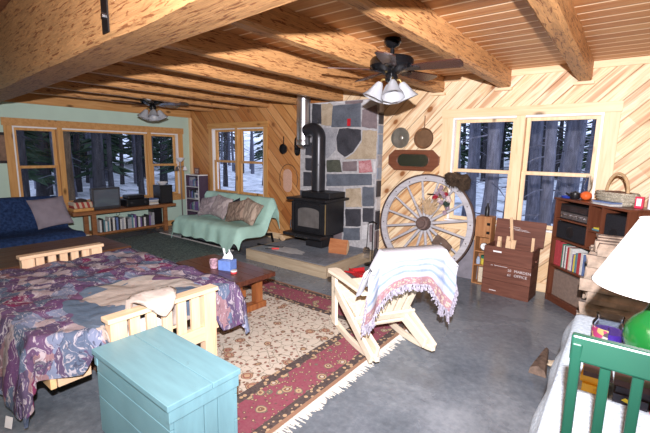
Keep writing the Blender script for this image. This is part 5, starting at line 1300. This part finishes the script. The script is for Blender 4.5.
def spk(loc, dims, lab):
    t = thing('bookshelf_speaker', lab, 'speaker', loc, TH); w_, d_, h_ = dims
    MB().b2(-w_ / 2, w_ / 2, -d_ / 2, d_ / 2, 0, h_).build('cabinet', m_blk, t, bevel=.003); MB().b2(-w_ / 2 + .008, w_ / 2 - .008, -d_ / 2 - .010, -d_ / 2 - .0005, .008, h_ - .008).build('grille', m_gr, t, bevel=.003)
    MB().lathe([(.05, 0), (.055, .003), (.05, .006), (.0, .003)], 20, M=T(0, -d_ / 2 - .011, h_ / 2) @ RX(PI / 2)).build('driver_ring', m_blk, t)
spk(inbc(.233, .125, .679), (.41, .19, .17), 'wide black speaker lying under the radio in the bookcase')
spk(inbc(.743, .125, .679), (.23, .19, .34), 'tall black speaker in the upper right compartment of the bookcase')
o = MB().b2(-.055, .055, -.08, .08, 0, .012).build('booklet', m_pap[7], loc=inbc(.53, .12, .8425), rotz=TH); tag(o, 'teal booklet lying in the small upper cubby of the bookcase', 'booklet')
o = MB().b2(-.050, .050, -.07, .07, 0, .012).build('booklet', m_pap[8], loc=inbc(.53, .12, .855), rotz=TH + .1); tag(o, 'yellow edged booklet on top of the teal one in the bookcase cubby', 'booklet')
x = .03; ws = [(.055, 2, .26, 'thick red book, leftmost on the bookcase shelf'), (.05, 2, .25, 'second thick red book beside the leftmost one in the bookcase'), (.018, 9, .235, 'thin dark green book right of the red ones in the bookcase'), (.02, 0, .225, 'thin white book right of the dark green one in the bookcase'), (.014, 3, .225, 'thin black book between two white ones in the bookcase'), (.022, 0, .225, 'white book right of the thin black one in the bookcase'), (.028, 2, .22, 'crimson book between white books in the bookcase'), (.02, 6, .22, 'cream book right of the crimson one in the bookcase'), (.03, 0, .22, 'spiral bound white book in the middle of the bookcase shelf'), (.018, 5, .17, 'short purple book right of the spiral bound one'), (.022, 8, .17, 'short yellow book on the bookcase shelf'), (.03, 7, .19, 'teal book right of the yellow one on the bookcase shelf'), (.04, 2, .20, 'red book near the firewood on the bookcase shelf'), (.03, 0, .21, 'white book near the firewood on the bookcase shelf'), (.04, 1, .2, 'blue book hidden behind the firewood edge on the bookcase shelf')]
for w_, k_, h_, lab in ws:
    o = MB().b2(-w_ / 2 + .0008, w_ / 2 - .0008, -.08, .08, 0, h_).build('book', m_pap[k_], loc=inbc(x + w_ / 2, .11, .3935), rotz=TH, bevel=.0015); tag(o, lab, 'book', 'books in the red brown bookcase'); x += w_
o = MB().b2(-.20, .20, -.06, .06, 0, .27).build('cork_panel_box', plain('taupe_cardboard', (.22, .16, .13), .8, var=.15, scale=40), loc=inbc(.24, .10, .0685), rotz=TH, bevel=.003); tag(o, 'taupe cardboard box on the bottom shelf of the bookcase', 'box')
# things on top of the bookcase
m_wick = stripes('grey_wicker', (.42, .38, .30), (.26, .23, .17), (40, 40, 60))
t = thing('wicker_basket', 'oval grey wicker basket with a tall hooped handle on the bookcase', 'basket', inbc(.56, .16, H + .001), TH)
b = MB(); b.lathe([(0, 0), (.13, 0), (.165, .055), (.175, .11), (.165, .11), (.15, .05), (.12, .012), (0, .012)], 30, M=Matrix.Diagonal((1.15, .62, 1, 1))); b.build('bowl', m_wick, t, smooth=True)
wv = MB()
for z_, r_ in ((.02, .145), (.045, .160), (.07, .169), (.095, .175)): wv.tube([(1.16 * r_ * math.cos(2 * PI * q / 40), .63 * r_ * math.sin(2 * PI * q / 40), z_) for q in range(41)], .007, 6, cap=False)
wv.build('woven_rings', m_wick, t, smooth=True)
MB().tube([(.115 * math.cos(PI * q / 20), .0, .10 + .17 * math.sin(PI * q / 20)) for q in range(21)], .013, 8).build('handle', plain('tan_cane', (.50, .34, .18), .6, var=.2, scale=30), t, smooth=True)
MB().blob((.0, 0, .10), (.15, .08, .02), 2, .2, 14).build('contents', plain('dark_pine_cones', (.16, .09, .06), .8, var=.5, scale=60), t, smooth=True)
t = thing('orange_gourd', 'round orange gourd on the bookcase left of the wicker basket', 'gourd', inbc(.255, .12, H + .001))
b = MB(); vs = []
for q in range(13):
    for k_ in range(32):
        th_ = PI * q / 12; a = 2 * PI * k_ / 32; r_ = .046 * math.sin(th_) * (1 + .06 * abs(math.cos(a * 4))); vs.append((r_ * math.cos(a), r_ * math.sin(a), .042 - .042 * math.cos(th_)))
b.add(vs, [(q * 32 + k_, q * 32 + (k_ + 1) % 32, (q + 1) * 32 + (k_ + 1) % 32, (q + 1) * 32 + k_) for q in range(12) for k_ in range(32)]); b.build('fruit', plain('orange_skin', (.72, .13, .03), .45, var=.12), t, smooth=True, ang=80)
MB().tube([(0, 0, .082), (.008, 0, .098)], [.006, .004], 6).build('stem', m_bark, t)
t = thing('oil_lamp', 'small oil lamp with clear glass chimney and dark base on the bookcase', 'oil lamp', inbc(.16, .20, H + .001))
MB().lathe([(0, 0), (.042, 0), (.048, .02), (.04, .05), (.02, .06), (.022, .075), (0, .075)], 24).build('font', plain('amber_glass', (.35, .20, .07), .15, spec=.6), t, smooth=True)
cg = MB().lathe([(.022, .075), (.036, .11), (.034, .15), (.020, .19), (.019, .23), (.017, .23), (.018, .19), (.031, .15), (.033, .11), (.019, .078)], 24).build('glass_chimney', glass_mat('clear_glass', (.92, .94, .97)), t, smooth=True)
t = thing('black_teapot', 'small black rounded pot beside the orange gourd on the bookcase', 'pot', inbc(.155, .085, H + .001))
MB().lathe([(0, 0), (.035, 0), (.05, .03), (.045, .06), (.02, .07), (0, .078)], 24).build('body', m_blk, t, smooth=True)
MB().tube([(-.045, 0, .03), (-.08, 0, .055)], [.012, .007], 8).build('spout', m_blk, t, smooth=True)
o = MB().lathe([(0, 0), (.04, 0), (.055, .018), (.05, .018), (.036, .004), (0, .004)], 20).build('blue_dish', plain('cobalt_glaze', (.03, .06, .38), .2), smooth=True, loc=inbc(.06, .07, H + .001)); tag(o, 'small cobalt blue dish at the left end of the bookcase top', 'dish')
for i in range(3):
    o = MB().b2(-.10, .10, -.055, .055, 0, .010).build('magazine', m_pap[[0, 4, 1][i]], loc=inbc(.60, .050, H + .001 + .0105 * i), rotz=TH + R(4 * i - 3)); tag(o, ['white magazine lowest in the pile on the bookcase top', 'grey magazine in the middle of the bookcase top pile', 'blue magazine uppermost in the bookcase top pile'][i], 'magazine', 'magazines on the bookcase top')
t = thing('red_tea_tin', 'red tin with a pale label standing on the bookcase top', 'tin', inbc(.80, .16, H + .001), TH + R(30))
MB().b2(-.028, .028, -.02, .02, 0, .095).build('tin', plain('crimson_tin', (.60, .03, .08), .35), t, bevel=.003); MB().b2(-.017, .017, -.0215, -.0202, .02, .08).build('pale_label', m_white, t)
o = MB().lathe([(0, 0), (.026, 0), (.026, .12), (.02, .125), (0, .125)], 20).build('pillar_candle', plain('white_wax', (.85, .85, .86), .4, var=.01), smooth=True, loc=inbc(.86, .21, H + .001)); tag(o, 'white pillar candle right of the red tin on the bookcase', 'candle')
# ================================================================== FIREWOOD STACK
m_birch = plain('pale_split_birch', (.40, .31, .24), .75, var=.45, scale=11, bump=.5); m_birchb = plain('grey_birch_bark', (.27, .225, .20), .85, var=.6, scale=18, bump=.5)
rr = random.Random(21); row = 0; i = 0
FL = {0: 'lowest', 1: 'second', 2: 'third', 3: 'fourth', 4: 'fifth', 5: 'sixth', 6: 'seventh', 7: 'eighth', 8: 'ninth', 9: 'tenth', 10: 'eleventh', 11: 'topmost'}
z = .002
hs = [.088] * 12
for r_ in range(10):
    h_ = hs[r_]; x0 = 6.955 + .006 * r_ + rr.uniform(-.02, .02); y = -1.52
    for c_ in range(4):
        w_ = .125; L = .44 + rr.uniform(-.03, .03); xo = x0 + rr.uniform(-.025, .025)
        b = MB(); N = 7
        pf_ = [(0.004, .004), (w_ * .5, rr.uniform(0.002, .01)), (w_ - .004, .003), (w_ - .002, h_ * rr.uniform(.4, .7)), (w_ * rr.uniform(.55, .8), h_ - .001), (w_ * rr.uniform(.2, .4), h_ - .003), (.002, h_ * rr.uniform(.35, .7))]
        vs = []
        for k_ in range(N):
            xx = L * k_ / (N - 1)
            for q, (yy, zz) in enumerate(pf_):
                vs.append((xx + (rr.uniform(-.012, .012) if k_ in (0, N - 1) else 0), yy + .004 * noise.noise(Vector((xx * 9, q, i))) , min(h_ - .001, max(.001, zz + .004 * noise.noise(Vector((xx * 8, q, i + 5)))))))
        b.add(vs, []); m_ = len(pf_)
        for k_ in range(N - 1):
            for q in range(m_):
                b.f.append([k_ * m_ + q, k_ * m_ + (q + 1) % m_, (k_ + 1) * m_ + (q + 1) % m_, (k_ + 1) * m_ + q]); b.mi.append(0 if q in (3, 2, 5, 6) else 1)
        b.f.append(list(range(m_))[::-1]); b.mi.append(0); b.f.append([(N - 1) * m_ + q for q in range(m_)]); b.mi.append(0)
        o = b.build('firewood_log', [m_birch, m_birchb], loc=(xo, y + c_ * .128, z))
        tag(o, 'pale split log, %s layer of the tall firewood stack, %s row from the table' % (FL[r_], ['front', 'second', 'third', 'back'][c_]), 'firewood', 'split logs in the tall stack'); i += 1
    z += h_ + .001
# ================================================================== DINING TABLE AND WHAT IS ON IT
t = thing('dining_table', 'dark legged dining table beneath a white cloth in the right foreground', 'table', (7.65, -3.20, 0))
MB().b2(-.63, .63, -.56, .56, .70, .738).build('tabletop', m_dkt, t, bevel=.004)
for sx in (-1, 1):
    for sy in (-1, 1): MB().b2(sx * .56 - .03, sx * .56 + .03, sy * .49 - .03, sy * .49 + .03, 0, .699).build('leg', m_dkt, t, bevel=.004)
def clothm():
    q = NT('white_table_cloth', .9, .08); c = q.co(); f = q.noise(c, 90, 2)
    q.base(q.ramp(f, [(.35, (.30, .35, .40)), (.65, (.42, .48, .54))])); q.bump(q.vor(c, 90), .5, .003); return q.m
def tcloth(u, v):
    x = -.80 + 1.60 * u; y = -.72 + 1.44 * v; z = .747
    ex = max(0, abs(x) - .635); ey = max(0, abs(y) - .565)
    if ex > 0: x = math.copysign(.635 + .035 * sm(0, .1, ex) + .006 * math.sin(y * 16) * sm(0, .1, ex), x)
    if ey > 0: y = math.copysign(.565 + .03 * sm(0, .1, ey) + .006 * math.sin(x * 15) * sm(0, .1, ey), y)
    z -= max(ex, ey) + .3 * min(ex, ey)
    return (x, y, z)
o = MB().sheet(tcloth, 70, 70, .004).build('tablecloth', clothm(), smooth=True, ang=80, loc=(7.65, -3.20, 0)); tag(o, 'white and pale blue woven cloth hanging over the dining table edges', 'tablecloth')
TT = .7485
t = thing('table_lamp', 'table lamp with glossy green round base and big white shade', 'lamp', (7.275, -3.06, TT))
m_gg = plain('green_glazed_ceramic', (.007, .10, .018), .18, var=.12, scale=6, spec=.7)
MB().lathe([(0, 0), (.055, 0), (.06, .012), (.045, .02), (.068, .045), (.086, .08), (.091, .11), (.086, .145), (.066, .178), (.04, .205), (.022, .25), (0, .25)], 36).build('ceramic_base', m_gg, t, smooth=True)
MB().cyl((0, 0, .25), (0, 0, .34), .010, n=12).build('stem', m_brass, t, smooth=True)
MB().lathe([(.0, .34), (.028, .35), (.032, .39), (.02, .43), (0, .435)], 16).build('bulb', m_white, t, smooth=True)
m_shade = NT('white_lamp_shade', .7, .1); m_shade.base((.88, .87, .85)); m_shade = m_shade.m
MB().lathe([(.207, .298), (.205, .298), (.088, .54), (.091, .541)], 48).lathe([(.203, .30), (.086, .538)], 48).build('shade', m_shade, t, smooth=True)
for k_ in range(3): a = 2 * PI * k_ / 3; MB().tube([(0, 0, .50), (.088 * math.cos(a), .088 * math.sin(a), .52)], .002, 5).build('shade_wire', m_steel, t)
MB().tube([(0, 0, .43), (0, 0, .50)], .003, 6).build('harp', m_steel, t)
t = thing('jar_candle', 'glass jar candle with purple wax and a colourful label on the table', 'candle', (7.145, -2.945, TT))
jr, jh = .057, .125
MB().lathe([(0, 0), (jr - .006, 0), (jr, .008), (jr, .085), (.045, .105), (.045, .118), (.048, .125), (.044, .125), (.041, .105), (jr - .004, .084), (jr - .004, .010), (0, .006)], 32).build('glass_jar', glass_mat('jar_glass', (.85, .87, .90)), t, smooth=True)
MB().cyl((0, 0, .0065), (0, 0, .022), jr - .0045, n=28).build('crimson_wax', plain('crimson_wax', (.16, .01, .05), .3), t, smooth=True)
MB().cyl((0, 0, .0225), (0, 0, .060), jr - .0045, n=28).build('purple_wax', plain('purple_wax', (.055, .02, .19), .3), t, smooth=True)
MB().cyl((0, 0, .0605), (0, 0, .072), .0015, n=6).build('wick', m_blk, t)
def lab_(u, v): a = R(195 + 75 * u); return ((jr + .0012) * math.cos(a), (jr + .0012) * math.sin(a), .018 + .060 * v)
lm = NT('pink_yellow_label', .5); f_ = lm.vor(lm.co(), 60, out='Color'); lm.base(lm.ramp(lm.sep(f_)[0], [(0, (.20, .02, .07)), (.35, (.27, .19, .07)), (.6, (.26, .23, .20)), (.8, (.04, .03, .03))], True))
MB().sheet(lab_, 12, 4, .0006).build('picture_label', lm.m, t, smooth=True)
# books lying on the table near the chair
def book(loc, rz, dims, cover, pages, lab, extra=None):
    w_, d_, h_ = dims; t = thing('book', lab, 'book', loc, rz, 'books stacked behind the green chair')
    MB().b2(-w_ / 2, w_ / 2, -d_ / 2, d_ / 2, 0, .002).b2(-w_ / 2, w_ / 2, -d_ / 2, d_ / 2, h_ - .002, h_).b2(-w_ / 2, w_ / 2, -d_ / 2, -d_ / 2 + .002, .002, h_ - .002).build('cover', cover, t)
    MB().b2(-w_ / 2 + .004, w_ / 2 - .004, -d_ / 2 + .002, d_ / 2 - .004, .0021, h_ - .0021).build('pages', pages, t)
    return t
m_yel = plain('yellow_cover', (.62, .32, .015), .45, var=.06); m_bkc = plain('black_cover', (.025, .022, .035), .35); m_rdc = plain('red_cover', (.48, .015, .035), .35); m_brc = plain('dark_brown_cover', (.05, .02, .018), .4); m_pg = m_pap[0]
YB = -3.33
t = book((7.126, YB, TT), R(1), (.070, .11, .026), m_yel, m_pg, 'yellow paperback, lower of the two at the left of the book piles')
b = MB(); text_mb(b, '1501', .013, T(-.005, -.0556, .008) @ RX(PI / 2), .0004); b.build('spine_number', plain('red_brown_ink', (.45, .12, .02), .6), t)
t = book((7.124, YB + .005, TT + .0265), R(-2), (.075, .10, .022), m_yel, m_pg, 'yellow paperback lying on the lower yellow one by the green chair')
t = book((7.128, YB + .005, TT + .049), R(3), (.078, .10, .016), m_brc, m_pg, 'dark brown book on top of the two yellow paperbacks')
t = book((7.218, YB - .004, TT), R(-1), (.085, .12, .028), m_bkc, m_pg, 'black book with a yellow emblem, lowest in the middle pile')
MB().prism([(-.010, 0), (.008, -.006), (.011, .003), (0, .010)], 0, .001, T(-.012, -.0602, .013) @ RX(PI / 2)).build('yellow_emblem', plain('yellow_ink', (.80, .62, .05), .5), t)
t = book((7.220, YB, TT + .0285), R(2), (.086, .11, .022), m_bkc, m_pg, 'black book in the middle of the middle pile on the table')
t = book((7.219, YB, TT + .051), R(-2), (.09, .11, .020), m_brc, m_pg, 'dark brown book on top of the middle pile on the table')
t = book((7.316, YB - .012, TT), R(-1), (.10, .12, .034), m_rdc, m_pg, 'red book lowest in the right hand pile on the table')
MB().prism([(-.014, -.006), (.004, -.008), (.006, .004), (-.006, .010)], 0, .001, T(-.035, -.0602, .015) @ RX(PI / 2)).build('yellow_emblem', plain('yellow_ink_b', (.80, .66, .08), .5), t)
t = book((7.318, YB - .006, TT + .0345), R(2), (.10, .11, .024), m_rdc, m_pg, 'second red book of the right hand pile on the table')
t = book((7.317, YB, TT + .059), R(-1), (.10, .11, .018), m_brc, m_pg, 'dark brown book on top of the right hand pile on the table')
# ================================================================== GREEN CHAIR
m_gc = plain('dark_green_paint', (.0055, .042, .026), .4, var=.10, scale=5, spec=.45)
t = thing('dining_chair', 'dark green painted slat back dining chair pushed up to the white table', 'chair', (7.288, -3.60, 0))
GW = .43
YB_ = -.19
for s_ in (-1, 1):
    x = s_ * (GW / 2 - .011)
    b = MB(); b.bar((x, YB_ + .04, 0), (x, YB_ + .035, .45), .032, .038, (0, 1, 0)); b.build('rear_leg', m_gc, t, bevel=.003)
    MB().bar((x, YB_ + .035, .45), (x, YB_, 1.075), .022, .026, (0, 1, 0)).build('back_stile', m_gc, t, bevel=.004)
    MB().b2(x - .018, x + .018, .17, .206, 0, .43).build('front_leg', m_gc, t, bevel=.003)
    MB().bar((x, YB_ + .05, .20), (x, .18, .20), .02, .03).build('side_stretcher', m_gc, t)
MB().b2(-GW / 2 - .004, GW / 2 + .004, YB_ + .045, .225, .4305, .455).build('seat', m_gc, t, bevel=.008)
MB().box((0, YB_ + .004, 1.060), (GW + .004, .026, .062), RX(R(-3))).build('top_rail', m_gc, t, bevel=.005)
MB().box((0, YB_ + .033, .52), (GW - .065, .024, .05)).build('lower_rail', m_gc, t, bevel=.004)
for k_ in range(6):
    x = (k_ - 2.5) * .0584
    MB().bar((x, YB_ + .032, .545), (x, YB_ + .004, 1.032), .021, .016, (0, 1, 0)).build('back_slat', m_gc, t, bevel=.003)
# ================================================================== ON THE FLOOR AT THE RIGHT
t_ = MB(); N = 9; vs = []
prf = [(-.060, 0), (.052, 0), (.045, .045), (.0, .07), (-.045, .05)]
for k_ in range(N):
    q = k_ / (N - 1); s_ = 1.0 - .72 * q
    for i_, (a, h_) in enumerate(prf): vs.append((.42 * q - .16 + .01 * noise.noise(Vector((q * 5, i_, 0))), a * s_ + .015 * q, (h_ + .012 * noise.noise(Vector((q * 6, i_, 2)))) * (s_ * .7 + .3) * (1 if h_ else 0) + .001))
t_.add(vs, [(k_ * 5 + q, k_ * 5 + (q + 1) % 5, (k_ + 1) * 5 + (q + 1) % 5, (k_ + 1) * 5 + q) for k_ in range(N - 1) for q in range(5)] + [(4, 3, 2, 1, 0), tuple((N - 1) * 5 + q for q in range(5))])
o = t_.build('driftwood', [plain('grey_brown_driftwood', (.15, .105, .08), .8, var=.5, scale=22, bump=.6)], loc=(6.80, -1.78, .001), rotz=R(88)); tag(o, 'tapered grey brown chunk of wood lying on the concrete floor', 'driftwood')
o = MB().blob((0, 0, .030), (.055, .04, .030), 4, .35, 16).build('seashell', plain('cream_shell', (.55, .46, .34), .5, var=.2, scale=20), smooth=True, loc=(6.885, -1.76, .0)); tag(o, 'cream shell lying on the floor beside the chunk of wood', 'shell')
